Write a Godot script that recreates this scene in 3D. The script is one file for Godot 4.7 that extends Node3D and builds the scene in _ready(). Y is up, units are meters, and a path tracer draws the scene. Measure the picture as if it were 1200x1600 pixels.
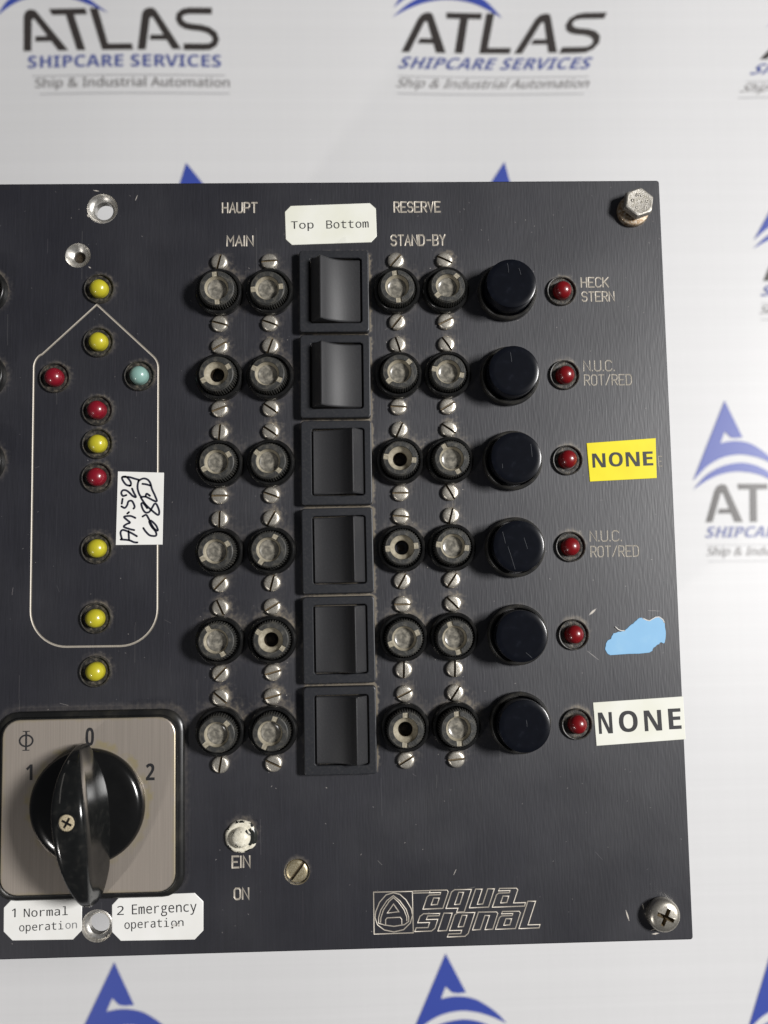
extends Node3D
# Lengths inside the builders are millimetres; MM turns them into metres. x runs right, z towards the lower edge of the photograph, y up out of the panel.

const MM := 0.001
const TOP := 250.0           # height of the panel's face above the banner
const ROWS := 6
const PITCH := 27.4
const ROW0 := -93.9

var M := {}
var rng := RandomNumberGenerator.new()


class Mb:
	var v := PackedVector3Array()
	var n := PackedVector3Array()
	var uv := PackedVector2Array()
	var c := PackedColorArray()

	func tri(a: Vector3, b: Vector3, d: Vector3, na: Vector3, nb: Vector3, nd: Vector3) -> void:
		if (d - a).cross(b - a).dot(na + nb + nd) >= 0.0:
			v.append_array([a, b, d])
			n.append_array([na, nb, nd])
		else:
			v.append_array([a, d, b])
			n.append_array([na, nd, nb])

	func flat(a: Vector3, b: Vector3, d: Vector3, up: Vector3) -> void:
		tri(a, b, d, up, up, up)

	func quad(a: Vector3, b: Vector3, d: Vector3, e: Vector3, up: Vector3) -> void:
		tri(a, b, d, up, up, up)
		tri(a, d, e, up, up, up)

	# A net of loops of equal length; neighbouring faces share a smooth normal where they turn less than thr allows.
	func loft(loops: Array, closed := true, thr := 0.72) -> void:
		var rows := loops.size() - 1
		var count: int = loops[0].size()
		var cols := count if closed else count - 1
		var q := []
		for k in rows:
			var r := PackedVector3Array()
			for i in cols:
				var j := (i + 1) % count
				var a: Vector3 = loops[k][i]
				var b: Vector3 = loops[k][j]
				var d: Vector3 = loops[k + 1][j]
				var e: Vector3 = loops[k + 1][i]
				r.append((d - a).cross(e - b).normalized())
			q.append(r)
		for k in rows:
			for i in cols:
				var own: Vector3 = q[k][i]
				if own == Vector3.ZERO:
					continue
				var j := (i + 1) % count
				var p: Array = [loops[k][i], loops[k][j], loops[k + 1][j], loops[k + 1][i]]
				var nn := []
				for corner in 4:
					var di: int = [-1, 1, 1, -1][corner]
					var dk: int = [-1, -1, 1, 1][corner]
					var s := own
					for other in [[0, di], [dk, 0], [dk, di]]:
						var kk: int = k + other[0]
						var ii: int = i + other[1]
						if closed:
							ii = posmod(ii, cols)
						if kk < 0 or kk >= rows or ii < 0 or ii >= cols:
							continue
						var o: Vector3 = q[kk][ii]
						if o.dot(own) > thr:
							s += o
					nn.append(s.normalized())
				tri(p[0], p[1], p[2], nn[0], nn[1], nn[2])
				tri(p[0], p[2], p[3], nn[0], nn[2], nn[3])

	func lathe(prof: Array, seg := 40, at := Vector3.ZERO, thr := 0.72) -> void:
		var loops := []
		for p in prof:
			var l := PackedVector3Array()
			for i in seg:
				var t := TAU * i / seg
				l.append(at + Vector3(cos(t) * p[0], p[1], sin(t) * p[0]))
			loops.append(l)
		loft(loops, true, thr)

	func box(lo: Vector3, hi: Vector3) -> void:
		var a := [lo, hi]
		for axis in 3:
			for s in 2:
				var up := Vector3.ZERO
				up[axis] = s * 2 - 1
				var p := []
				for t in [[0, 0], [1, 0], [1, 1], [0, 1]]:
					var w := Vector3.ZERO
					w[axis] = a[s][axis]
					w[(axis + 1) % 3] = a[t[0]][(axis + 1) % 3]
					w[(axis + 2) % 3] = a[t[1]][(axis + 2) % 3]
					p.append(w)
				quad(p[0], p[1], p[2], p[3], up)

	func poly(pts: PackedVector2Array, y: float, up := Vector3.UP) -> void:
		var t := Geometry2D.triangulate_polygon(pts)
		for i in range(0, t.size(), 3):
			flat(Vector3(pts[t[i]].x, y, pts[t[i]].y), Vector3(pts[t[i + 1]].x, y, pts[t[i + 1]].y), Vector3(pts[t[i + 2]].x, y, pts[t[i + 2]].y), up)

	func prism(pts: PackedVector2Array, y0: float, y1: float) -> void:
		poly(pts, y1)
		var a := PackedVector3Array()
		var b := PackedVector3Array()
		for p in pts:
			a.append(Vector3(p.x, y0, p.y))
			b.append(Vector3(p.x, y1, p.y))
		loft([a, b])

	# A cut line: a shallow V between two raised lips.
	func groove(pts: Array, w: float, closed := false, tilt := 0.55, y := 0.05) -> void:
		var count := pts.size()
		var left := []
		var right := []
		var mid := []
		var nl := []
		for i in count:
			var p: Vector2 = pts[i]
			var before: Vector2 = pts[posmod(i - 1, count)] if closed or i > 0 else p
			var after: Vector2 = pts[(i + 1) % count] if closed or i < count - 1 else p
			var d1 := (p - before).normalized()
			var d2 := (after - p).normalized()
			if d1 == Vector2.ZERO:
				d1 = d2
			if d2 == Vector2.ZERO:
				d2 = d1
			var t := d1 + d2
			t = d1 if t.length() < 0.2 else t.normalized()
			var s := Vector2(-t.y, t.x)
			var k := minf(1.0 / maxf(absf(s.dot(Vector2(-d1.y, d1.x))), 0.35), 1.8)
			var ext := Vector2.ZERO
			if not closed and i == 0:
				ext = -d2 * w * 0.35
			elif not closed and i == count - 1:
				ext = d1 * w * 0.35
			left.append(Vector3(p.x + ext.x + s.x * w * 0.5 * k, y, p.y + ext.y + s.y * w * 0.5 * k))
			right.append(Vector3(p.x + ext.x - s.x * w * 0.5 * k, y, p.y + ext.y - s.y * w * 0.5 * k))
			mid.append(Vector3(p.x + ext.x, y * 0.3, p.y + ext.y))
			nl.append(Vector3(s.x, 0, s.y))
		for i in (count if closed else count - 1):
			var j := (i + 1) % count
			var a: Vector3 = (Vector3.UP - nl[i] * tilt).normalized()
			var b: Vector3 = (Vector3.UP - nl[j] * tilt).normalized()
			tri(left[i], left[j], mid[j], a, b, b)
			tri(left[i], mid[j], mid[i], a, b, a)
			a = (Vector3.UP + nl[i] * tilt).normalized()
			b = (Vector3.UP + nl[j] * tilt).normalized()
			tri(right[i], right[j], mid[j], a, b, b)
			tri(right[i], mid[j], mid[i], a, b, a)

	# An inked line of changing width.
	func ribbon(pts: Array, w: float, y: float, closed := false) -> void:
		var count := pts.size()
		var l := []
		var r := []
		for i in count:
			var p: Vector2 = pts[i]
			var before: Vector2 = pts[posmod(i - 1, count)] if closed or i > 0 else p
			var after: Vector2 = pts[(i + 1) % count] if closed or i < count - 1 else p
			var t := (after - before).normalized()
			var s := Vector2(-t.y, t.x) * w * 0.5
			l.append(Vector3(p.x + s.x, y, p.y + s.y))
			r.append(Vector3(p.x - s.x, y, p.y - s.y))
		for i in (count if closed else count - 1):
			var j := (i + 1) % count
			flat(l[i], l[j], r[j], Vector3.UP)
			flat(l[i], r[j], r[i], Vector3.UP)
		if not closed:
			for e in [0, count - 1]:
				var p: Vector2 = pts[e]
				for i in 8:
					flat(Vector3(p.x, y, p.y), Vector3(p.x + cos(TAU * i / 8) * w * 0.5, y, p.y + sin(TAU * i / 8) * w * 0.5), Vector3(p.x + cos(TAU * (i + 1) / 8) * w * 0.5, y, p.y + sin(TAU * (i + 1) / 8) * w * 0.5), Vector3.UP)

	func turned(t: Transform3D) -> Mb:
		for i in v.size():
			v[i] = t * v[i]
			n[i] = (t.basis * n[i]).normalized()
		return self

	func mesh(m: Material) -> ArrayMesh:
		var a := []
		a.resize(Mesh.ARRAY_MAX)
		var scaled := PackedVector3Array()
		scaled.resize(v.size())
		for i in v.size():
			scaled[i] = v[i] * 0.001
		a[Mesh.ARRAY_VERTEX] = scaled
		a[Mesh.ARRAY_NORMAL] = n
		if uv.size() == v.size():
			a[Mesh.ARRAY_TEX_UV] = uv
		if c.size() == v.size():
			a[Mesh.ARRAY_COLOR] = c
		var out := ArrayMesh.new()
		out.add_surface_from_arrays(Mesh.PRIMITIVE_TRIANGLES, a)
		out.surface_set_material(0, m)
		return out


func _ready() -> void:
	rng.seed = 41
	camera_and_light()
	materials()
	banner()
	var panel := thing("control_panel", "black brushed metal control panel with rocker switches, fuse holders, buttons and signal lamps", "control panel")
	faceplate(panel)
	lettering(panel)
	fuses(panel)
	rockers(panel)
	buttons(panel)
	lamps(panel)
	hardware(panel)
	rotary(panel)
	stickers()


func camera_and_light() -> void:
	var cam := Camera3D.new()
	cam.name = "camera"
	var right := Vector3(0.9994914, 0.0263902, 0.0179026)
	var down := Vector3(-0.0156479, -0.0832945, 0.9964021)
	var ahead := Vector3(0.0277864, -0.9961755, -0.0828392)
	cam.transform = Transform3D(Basis(right, -down, -ahead), Vector3(0, 0.53, 0))
	var lens := CameraAttributesPhysical.new()
	lens.frustum_focal_length = 21.0
	lens.frustum_focus_distance = 0.276
	lens.frustum_near = 0.02
	lens.frustum_far = 6.0
	lens.exposure_aperture = 7.2
	cam.attributes = lens
	add_child(cam)
	cam.current = true

	var env := Environment.new()
	env.background_mode = Environment.BG_COLOR
	env.background_color = Color(0.050, 0.052, 0.057).linear_to_srgb()
	env.tonemap_mode = Environment.TONE_MAPPER_LINEAR
	env.tonemap_exposure = 1.0
	env.sdfgi_enabled = true
	env.ssao_enabled = true
	env.ssil_enabled = true
	var w := WorldEnvironment.new()
	w.name = "surroundings"
	w.environment = env
	add_child(w)

	# the lamp to the right that throws the knobs' shadows
	var key := AreaLight3D.new()
	key.name = "key_lamp"
	key.area_size = Vector2(0.42, 0.26)
	key.light_energy = 4.7
	key.light_color = Color(1.0, 0.994, 0.988)
	key.shadow_enabled = true
	key.area_range = 4.0
	add_child(key)
	key.position = Vector3(1.28, 1.50, -0.22)
	key.look_at(Vector3(0, 0.22, 0))
	# a weaker, farther lamp on the other side
	var second := OmniLight3D.new()
	second.name = "second_lamp"
	second.light_energy = 0.17
	second.light_size = 0.02
	second.light_color = Color(1.0, 0.985, 0.97)
	second.shadow_enabled = true
	second.omni_range = 4.0
	second.omni_attenuation = 2.0
	second.position = Vector3(-0.66, 0.82, 0.62)
	add_child(second)


# ---------------------------------------------------------------- materials

func mat(linear: Color, rough: float, metal := 0.0) -> StandardMaterial3D:
	var m := StandardMaterial3D.new()
	m.albedo_color = linear.linear_to_srgb()
	m.roughness = rough
	m.metallic = metal
	return m


# A material with worn and dusty patches: a colour ramp over noise, laid on from three sides.
func mottled(stops: Array, freq: float, tile_mm: float, rough: float, metal := 0.0, seed_ := 1, relief := 0.0) -> StandardMaterial3D:
	var m := mat(Color.WHITE, rough, metal)
	var noise := FastNoiseLite.new()
	noise.seed = seed_
	noise.noise_type = FastNoiseLite.TYPE_SIMPLEX_SMOOTH
	noise.frequency = freq
	noise.fractal_octaves = 5
	var ramp := Gradient.new()
	ramp.offsets = PackedFloat32Array()
	var offs := PackedFloat32Array()
	var cols := PackedColorArray()
	for s in stops:
		offs.append(s[0])
		cols.append(Color(s[1]).linear_to_srgb())
	ramp.offsets = offs
	ramp.colors = cols
	var t := NoiseTexture2D.new()
	t.width = 256
	t.height = 256
	t.seamless = true
	t.noise = noise
	t.color_ramp = ramp
	m.albedo_texture = t
	if relief > 0.0:
		var b := NoiseTexture2D.new()
		b.width = 256
		b.height = 256
		b.seamless = true
		b.as_normal_map = true
		b.bump_strength = relief * 0.25
		var n2 := FastNoiseLite.new()
		n2.seed = seed_ + 50
		n2.frequency = freq * 3.0
		n2.fractal_octaves = 3
		b.noise = n2
		m.normal_enabled = true
		m.normal_texture = b
	m.uv1_triplanar = true
	m.uv1_scale = Vector3.ONE * (1000.0 / tile_mm)
	return m


func grey(x: float) -> Color:
	return Color(x, x, x)


func materials() -> void:
	M.black_gloss = mottled([[0.0, grey(0.006)], [0.55, grey(0.010)], [0.8, Color(0.022, 0.021, 0.019)]], 0.02, 25.0, 0.24, 0.0, 3)
	M.cap_black = mottled([[0.0, Color(0.018, 0.019, 0.018)], [0.5, Color(0.029, 0.029, 0.027)], [0.85, Color(0.075, 0.07, 0.057)]], 0.03, 18.0, 0.55, 0.0, 5, 3.0)
	M.rocker = mottled([[0.0, grey(0.022)], [0.6, Color(0.025, 0.025, 0.028)], [0.95, grey(0.034)]], 0.03, 6.0, 0.54, 0.0, 7, 5.0)
	M.bezel = mottled([[0.0, Color(0.014, 0.015, 0.018)], [0.6, Color(0.018, 0.019, 0.023)], [0.95, Color(0.032, 0.031, 0.031)]], 0.03, 9.0, 0.46, 0.0, 8, 1.0)
	M.button_top = mottled([[0.0, Color(0.002, 0.0026, 0.005)], [0.7, Color(0.003, 0.0038, 0.007)], [1.0, Color(0.008, 0.009, 0.014)]], 0.03, 30.0, 0.22, 0.0, 9)
	M.collar = mottled([[0.0, grey(0.014)], [0.5, grey(0.02)], [0.9, Color(0.06, 0.055, 0.045)]], 0.02, 25.0, 0.38, 0.0, 10)
	M.dusty = mottled([[0.0, Color(0.20, 0.175, 0.125)], [0.5, Color(0.32, 0.287, 0.215)], [1.0, Color(0.46, 0.425, 0.34)]], 0.03, 10.0, 0.55, 0.0, 11, 4.0)
	M.lens = mottled([[0.0, Color(0.07, 0.066, 0.057)], [0.4, Color(0.14, 0.132, 0.112)], [0.65, Color(0.215, 0.2, 0.168)], [1.0, Color(0.38, 0.35, 0.285)]], 0.022, 12.0, 0.26, 0.0, 12, 0.8)
	M.lens.clearcoat_enabled = true
	M.lens.clearcoat = 0.6
	M.lens.clearcoat_roughness = 0.2
	M.bore = mottled([[0.0, Color(0.010, 0.007, 0.004)], [0.6, Color(0.03, 0.021, 0.012)], [1.0, Color(0.10, 0.07, 0.035)]], 0.03, 8.0, 0.5, 0.0, 13)
	M.nickel = mottled([[0.0, Color(0.38, 0.325, 0.25)], [0.45, Color(0.70, 0.655, 0.565)], [1.0, Color(0.90, 0.87, 0.80)]], 0.05, 7.0, 0.36, 0.85, 14, 3.0)
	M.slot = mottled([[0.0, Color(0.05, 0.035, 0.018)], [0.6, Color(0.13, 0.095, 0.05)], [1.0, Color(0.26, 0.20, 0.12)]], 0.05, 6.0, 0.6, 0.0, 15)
	M.bare = mottled([[0.0, Color(0.36, 0.33, 0.28)], [0.5, Color(0.66, 0.64, 0.60)], [1.0, Color(0.85, 0.84, 0.82)]], 0.04, 9.0, 0.36, 0.9, 16, 1.2)
	M.bolt = mottled([[0.0, Color(0.26, 0.24, 0.195)], [0.5, Color(0.40, 0.38, 0.34)], [1.0, Color(0.50, 0.48, 0.45)]], 0.03, 10.0, 0.5, 0.75, 17, 5.0)
	M.rust = mottled([[0.0, Color(0.15, 0.08, 0.03)], [0.45, Color(0.30, 0.22, 0.14)], [0.8, Color(0.5, 0.46, 0.40)], [1.0, Color(0.6, 0.58, 0.54)]], 0.03, 9.0, 0.55, 0.55, 18, 4.0)
	M.brass = mottled([[0.0, Color(0.30, 0.24, 0.13)], [0.5, Color(0.52, 0.45, 0.30)], [1.0, Color(0.68, 0.62, 0.47)]], 0.04, 8.0, 0.42, 0.8, 19, 3.0)
	M.cut = mottled([[0.0, Color(0.26, 0.225, 0.18)], [0.5, Color(0.42, 0.38, 0.32)], [1.0, Color(0.60, 0.56, 0.49)]], 0.08, 6.0, 0.5, 0.2, 20)
	M.cut_worn = mottled([[0.0, Color(0.17, 0.16, 0.14)], [0.4, Color(0.30, 0.275, 0.23)], [0.7, Color(0.46, 0.42, 0.36)], [1.0, Color(0.6, 0.55, 0.48)]], 0.06, 6.0, 0.55, 0.1, 21)
	M.lamp_yellow = lamp_plastic(Color(0.46, 0.41, 0.02))
	M.lamp_red = lamp_plastic(Color(0.20, 0.004, 0.014))
	M.lamp_red_deep = lamp_plastic(Color(0.17, 0.0015, 0.004))
	M.lamp_teal = lamp_plastic(Color(0.22, 0.37, 0.33))
	M.holder = mottled([[0.0, Color(0.015, 0.015, 0.014)], [0.5, Color(0.03, 0.028, 0.025)], [0.8, Color(0.09, 0.078, 0.06)], [1.0, Color(0.16, 0.14, 0.105)]], 0.03, 14.0, 0.45, 0.0, 22, 3.0)
	M.tape = mottled([[0.0, Color(0.77, 0.76, 0.72)], [0.6, Color(0.82, 0.815, 0.785)], [1.0, Color(0.85, 0.845, 0.82)]], 0.012, 60.0, 0.38, 0.0, 23)
	M.tape_cream = mottled([[0.0, Color(0.73, 0.73, 0.62)], [0.6, Color(0.78, 0.78, 0.70)], [1.0, Color(0.81, 0.81, 0.75)]], 0.012, 60.0, 0.34, 0.0, 24)
	M.tape_yellow = mottled([[0.0, Color(0.78, 0.66, 0.012)], [1.0, Color(0.86, 0.76, 0.02)]], 0.012, 60.0, 0.36, 0.0, 25)
	M.tape_blue = mottled([[0.0, Color(0.22, 0.45, 0.69)], [0.6, Color(0.235, 0.47, 0.71)], [1.0, Color(0.27, 0.50, 0.72)]], 0.015, 40.0, 0.5, 0.0, 26)
	M.torn = mat(Color(0.62, 0.6, 0.56), 0.8)
	M.print_black = mat(Color(0.022, 0.022, 0.024), 0.45)
	M.print_faded = mat(Color(0.22, 0.22, 0.22), 0.5)
	M.print_grey = mat(Color(0.045, 0.043, 0.04), 0.5)
	M.ink = mat(Color(0.022, 0.024, 0.04), 0.4)
	M.paint = mottled([[0.0, Color(0.50, 0.46, 0.36)], [0.35, Color(0.70, 0.66, 0.54)], [1.0, Color(0.82, 0.79, 0.68)]], 0.03, 8.0, 0.3, 0.0, 27, 5.0)
	M.chip = mat(Color(0.02, 0.022, 0.02), 0.22)
	M.knob = mottled([[0.0, grey(0.005)], [0.7, grey(0.007)], [1.0, Color(0.013, 0.012, 0.011)]], 0.02, 40.0, 0.16, 0.0, 28)
	M.handle = mottled([[0.0, Color(0.006, 0.0065, 0.0065)], [0.55, Color(0.009, 0.0095, 0.0095)], [1.0, Color(0.028, 0.027, 0.024)]], 0.03, 30.0, 0.17, 0.0, 29)
	M.grime = mottled([[0.0, Color(0.12, 0.09, 0.05)], [0.5, Color(0.45, 0.38, 0.25)], [1.0, Color(0.68, 0.60, 0.44)]], 0.05, 6.0, 0.7, 0.0, 30)
	M.frame = mottled([[0.0, grey(0.008)], [0.6, grey(0.011)], [1.0, Color(0.04, 0.037, 0.03)]], 0.015, 50.0, 0.3, 0.0, 31)
	M.dull_steel = mottled([[0.0, Color(0.44, 0.40, 0.33)], [0.5, Color(0.64, 0.60, 0.52)], [1.0, Color(0.78, 0.75, 0.68)]], 0.04, 8.0, 0.34, 0.9, 34, 2.0)
	M.chassis = mat(grey(0.05), 0.5)
	M.print_logo = mat(Color(0.042, 0.036, 0.034), 0.4)
	M.print_blue = mat(Color(0.045, 0.075, 0.36), 0.4)
	M.print_navy = mat(Color(0.075, 0.10, 0.30), 0.4)
	M.print_tag = mat(Color(0.13, 0.12, 0.12), 0.4)
	M.print_rule = mat(Color(0.42, 0.42, 0.43), 0.4)


func lamp_plastic(c: Color) -> StandardMaterial3D:
	var m := mat(c, 0.36)
	m.clearcoat_enabled = true
	m.clearcoat = 0.55
	m.clearcoat_roughness = 0.11
	return m


# ---------------------------------------------------------------- scene tree

func thing(called: String, label: String, category: String, at := Vector3.ZERO, group := "") -> Node3D:
	var o := Node3D.new()
	o.name = called
	add_child(o, true)
	o.position = at * MM
	o.set_meta("label", label)
	o.set_meta("category", category)
	if group:
		o.set_meta("group", group)
	return o


func obj(called: String, b: Mb, m: Material, parent: Node) -> MeshInstance3D:
	var o := MeshInstance3D.new()
	o.name = called
	o.mesh = b.mesh(m)
	parent.add_child(o, true)
	return o


func part(called: String, parent: Node, x: float, z: float, turn := 0.0, label := "", y := TOP) -> Node3D:
	var o := Node3D.new()
	o.name = called
	parent.add_child(o, true)
	o.position = Vector3(x, y, z) * MM
	o.rotation.y = deg_to_rad(turn)
	if label:
		o.set_meta("label", label)
	return o


func rrect(w: float, h: float, r: float, y: float, at := Vector2.ZERO, steps := 6) -> PackedVector3Array:
	var out := PackedVector3Array()
	for q in 4:
		var cx: float = [1, -1, -1, 1][q] * (w * 0.5 - r)
		var cz: float = [1, 1, -1, -1][q] * (h * 0.5 - r)
		for i in steps + 1:
			var t := PI * 0.5 * (q + float(i) / steps)
			out.append(Vector3(at.x + cx + cos(t) * r, y, at.y + cz + sin(t) * r))
	return out


# ---------------------------------------------------------------- lettering helpers

# The triangles of a line of type, in a box from (0, 0) at its upper left to (1, 1) at its lower right.
func type_shape(text: String, family: String, weight: int) -> PackedVector2Array:
	var f := SystemFont.new()
	f.font_names = PackedStringArray([family])
	f.font_weight = weight
	var t := TextMesh.new()
	t.text = text
	t.font = f
	t.font_size = 64
	t.pixel_size = 0.01
	t.curve_step = 1.0
	t.depth = 0.0
	var s := t.surface_get_arrays(0)
	var pts: PackedVector3Array = s[Mesh.ARRAY_VERTEX]
	var index: PackedInt32Array = s[Mesh.ARRAY_INDEX] if s[Mesh.ARRAY_INDEX] != null else PackedInt32Array(range(pts.size()))
	var lo := Vector2(INF, INF)
	var hi := -lo
	for p in pts:
		lo = lo.min(Vector2(p.x, p.y))
		hi = hi.max(Vector2(p.x, p.y))
	var out := PackedVector2Array()
	for i in index:
		out.append(Vector2((pts[i].x - lo.x) / (hi.x - lo.x), (hi.y - pts[i].y) / (hi.y - lo.y)))
	return out


func type_on(b: Mb, text: String, family: String, weight: int, at: Vector2, right: Vector2, down: Vector2, y: float) -> void:
	var s := type_shape(text, family, weight)
	for i in range(0, s.size(), 3):
		var p := []
		for k in 3:
			var q := at + right * s[i + k].x + down * s[i + k].y
			p.append(Vector3(q.x, y, q.y))
		b.flat(p[0], p[1], p[2], Vector3.UP)


# Engraver's single-line letters on a grid four wide and six high.
func glyph(ch: String) -> Array:
	match ch:
		"H": return [[0, 0, 0, 6], [4, 0, 4, 6], [0, 3, 4, 3]]
		"A": return [[0, 6, 2, 0, 4, 6], [0.7, 4, 3.3, 4]]
		"U": return [[0, 0, 0, 5, 1, 6, 3, 6, 4, 5, 4, 0]]
		"P": return [[0, 6, 0, 0, 3, 0, 4, 0.9, 4, 2.3, 3, 3.2, 0, 3.2]]
		"T": return [[0, 0, 4, 0], [2, 0, 2, 6]]
		"M": return [[0, 6, 0, 0, 2, 3.4, 4, 0, 4, 6]]
		"I": return [[0, 0, 0, 6]]
		"N": return [[0, 6, 0, 0, 4, 6, 4, 0]]
		"R": return [[0, 6, 0, 0, 3, 0, 4, 0.9, 4, 2.3, 3, 3.2, 0, 3.2], [2, 3.2, 4, 6]]
		"E": return [[4, 0, 0, 0, 0, 6, 4, 6], [0, 3, 3, 3]]
		"S": return [[4, 1, 3, 0, 1, 0, 0, 1, 0, 2, 1, 3, 3, 3, 4, 4, 4, 5, 3, 6, 1, 6, 0, 5]]
		"V": return [[0, 0, 2, 6, 4, 0]]
		"D": return [[0, 0, 0, 6, 2.8, 6, 4, 4.8, 4, 1.2, 2.8, 0, 0, 0]]
		"-": return [[0.6, 3, 3.4, 3]]
		"B": return [[0, 0, 0, 6, 3, 6, 4, 5.2, 4, 3.8, 3, 3, 0, 3], [3, 3, 3.8, 2.2, 3.8, 0.8, 3, 0, 0, 0]]
		"Y": return [[0, 0, 2, 3, 4, 0], [2, 3, 2, 6]]
		"C": return [[4, 1, 3, 0, 1, 0, 0, 1, 0, 5, 1, 6, 3, 6, 4, 5]]
		"K": return [[0, 0, 0, 6], [4, 0, 0, 3.6], [1.2, 2.7, 4, 6]]
		"O": return [[1, 0, 3, 0, 4, 1, 4, 5, 3, 6, 1, 6, 0, 5, 0, 1, 1, 0]]
		".": return [[0, 5.6, 0, 6]]
		"/": return [[0, 6, 3.4, 0]]
	return []


func pairs(a: Array) -> Array:
	var out := []
	for i in range(0, a.size(), 2):
		out.append(Vector2(a[i], a[i + 1]))
	return out


func engrave(parent: Node, text: String, x0: float, z0: float, x1: float, z1: float, w: float, m: Material, tilt := 0.5) -> void:
	var b := Mb.new()
	var x := 0.0
	var placed := []
	for ch in text:
		var wide: float = {"I": 0.0, ".": 0.0, "/": 3.4}.get(ch, 4.0)
		for s in glyph(ch):
			var line := []
			for p in pairs(s):
				line.append(Vector2(p.x + x, p.y))
			placed.append(line)
		x += wide + 1.55
	x -= 1.55
	var sx := (x1 - x0 - w) / x
	var sz := (z1 - z0 - w) / 6.0
	for line in placed:
		var l := []
		for p in line:
			l.append(Vector2(x0 + w * 0.5 + p.x * sx, z0 + w * 0.5 + p.y * sz))
		b.groove(l, w, false, tilt)
	obj("engraved_lettering", b, m, parent)


# ---------------------------------------------------------------- banner

func wave(x: float, z: float) -> float:
	return 1.2 * sin(x * 0.019 + z * 0.009) + 0.8 * sin(z * 0.024 - x * 0.006 + 1.3) + 0.45 * sin(x * 0.041 + z * 0.013 - 0.8)


func banner() -> void:
	var b := Mb.new()
	var lo := Vector2(-900, -900)
	var step := 20.0
	var count := 90
	for i in count:
		for j in count:
			var p := []
			var nn := []
			for t in [[0, 0], [1, 0], [1, 1], [0, 1]]:
				var x: float = lo.x + (i + t[0]) * step
				var z: float = lo.y + (j + t[1]) * step
				p.append(Vector3(x, wave(x, z), z))
				nn.append(Vector3(wave(x - 1, z) - wave(x + 1, z), 2, wave(x, z - 1) - wave(x, z + 1)).normalized())
			b.tri(p[0], p[1], p[2], nn[0], nn[1], nn[2])
			b.tri(p[0], p[2], p[3], nn[0], nn[2], nn[3])
	var vinyl := mat(Color(0.72, 0.718, 0.722), 0.5)
	vinyl.uv1_triplanar = true
	vinyl.uv1_scale = Vector3.ONE * (1000.0 / 60.0)
	# the woven backing shows through as faint cross threads
	var weave := Image.create(256, 256, false, Image.FORMAT_RGB8)
	var r2 := RandomNumberGenerator.new()
	r2.seed = 5
	var ru := PackedFloat32Array()
	var rv := PackedFloat32Array()
	for i in 64:
		ru.append(r2.randf())
		rv.append(r2.randf())
	for y in 256:
		for x in 256:
			var h := 0.96 + 0.025 * rv[y / 4] * (0.6 + 0.4 * sin(y * TAU / 4.0)) + 0.012 * ru[x / 4] * (0.5 + 0.5 * sin(x * TAU / 4.0))
			weave.set_pixel(x, y, grey(minf(h, 1.0)))
	vinyl.albedo_texture = ImageTexture.create_from_image(weave)
	var sheet := obj("banner", b, vinyl, self)
	sheet.set_meta("kind", "structure")
	sheet.set_meta("label", "white vinyl banner printed with repeated blue and dark grey logos")
	# upper left corner of the name's baseline, the printed name's width and its height axis, for each logo
	for l in [[-201.3, -331.3, 120.5, 0.2, 1.9, 127.7], [30.9, -330.9, 121.3, 1.0, -60.9, 122.4], [255.6, -325.1, 118.0, -2.3, -113.8, 115.5],
			[-102.6, -176.9, 134.6, 1.2, -21.8, 118.3], [58.4, -177.0, 110.0, 1.0, -66.7, 118.9], [249.6, -182.3, 111.3, 1.0, -53.6, 109.1],
			[207.8, -34.9, 99.0, 0.8, -36.4, 106.5], [-159.0, 284.0, 110.6, 3.6, -41.1, 108.1], [31.4, 279.3, 104.5, 3.3, -36.3, 100.4], [227.5, 282.4, 108.8, 3.4, -27.3, 101.8]]:
		logo(sheet, Vector2(l[0], l[1]), Vector2(l[2], l[3]), Vector2(l[4], l[5]))


func drape(b: Mb, a: Vector2, c: Vector2, d: Vector2, lift: float) -> void:
	var longest := maxf(a.distance_to(c), maxf(c.distance_to(d), d.distance_to(a)))
	if longest > 14.0:
		if longest == a.distance_to(c):
			drape(b, a, (a + c) * 0.5, d, lift)
			drape(b, (a + c) * 0.5, c, d, lift)
		elif longest == c.distance_to(d):
			drape(b, c, (c + d) * 0.5, a, lift)
			drape(b, (c + d) * 0.5, d, a, lift)
		else:
			drape(b, d, (a + d) * 0.5, c, lift)
			drape(b, (a + d) * 0.5, a, c, lift)
		return
	var p := []
	for q in [a, c, d]:
		p.append(Vector3(q.x, wave(q.x, q.y) + lift, q.y))
	b.flat(p[0], p[1], p[2], Vector3.UP)


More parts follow.
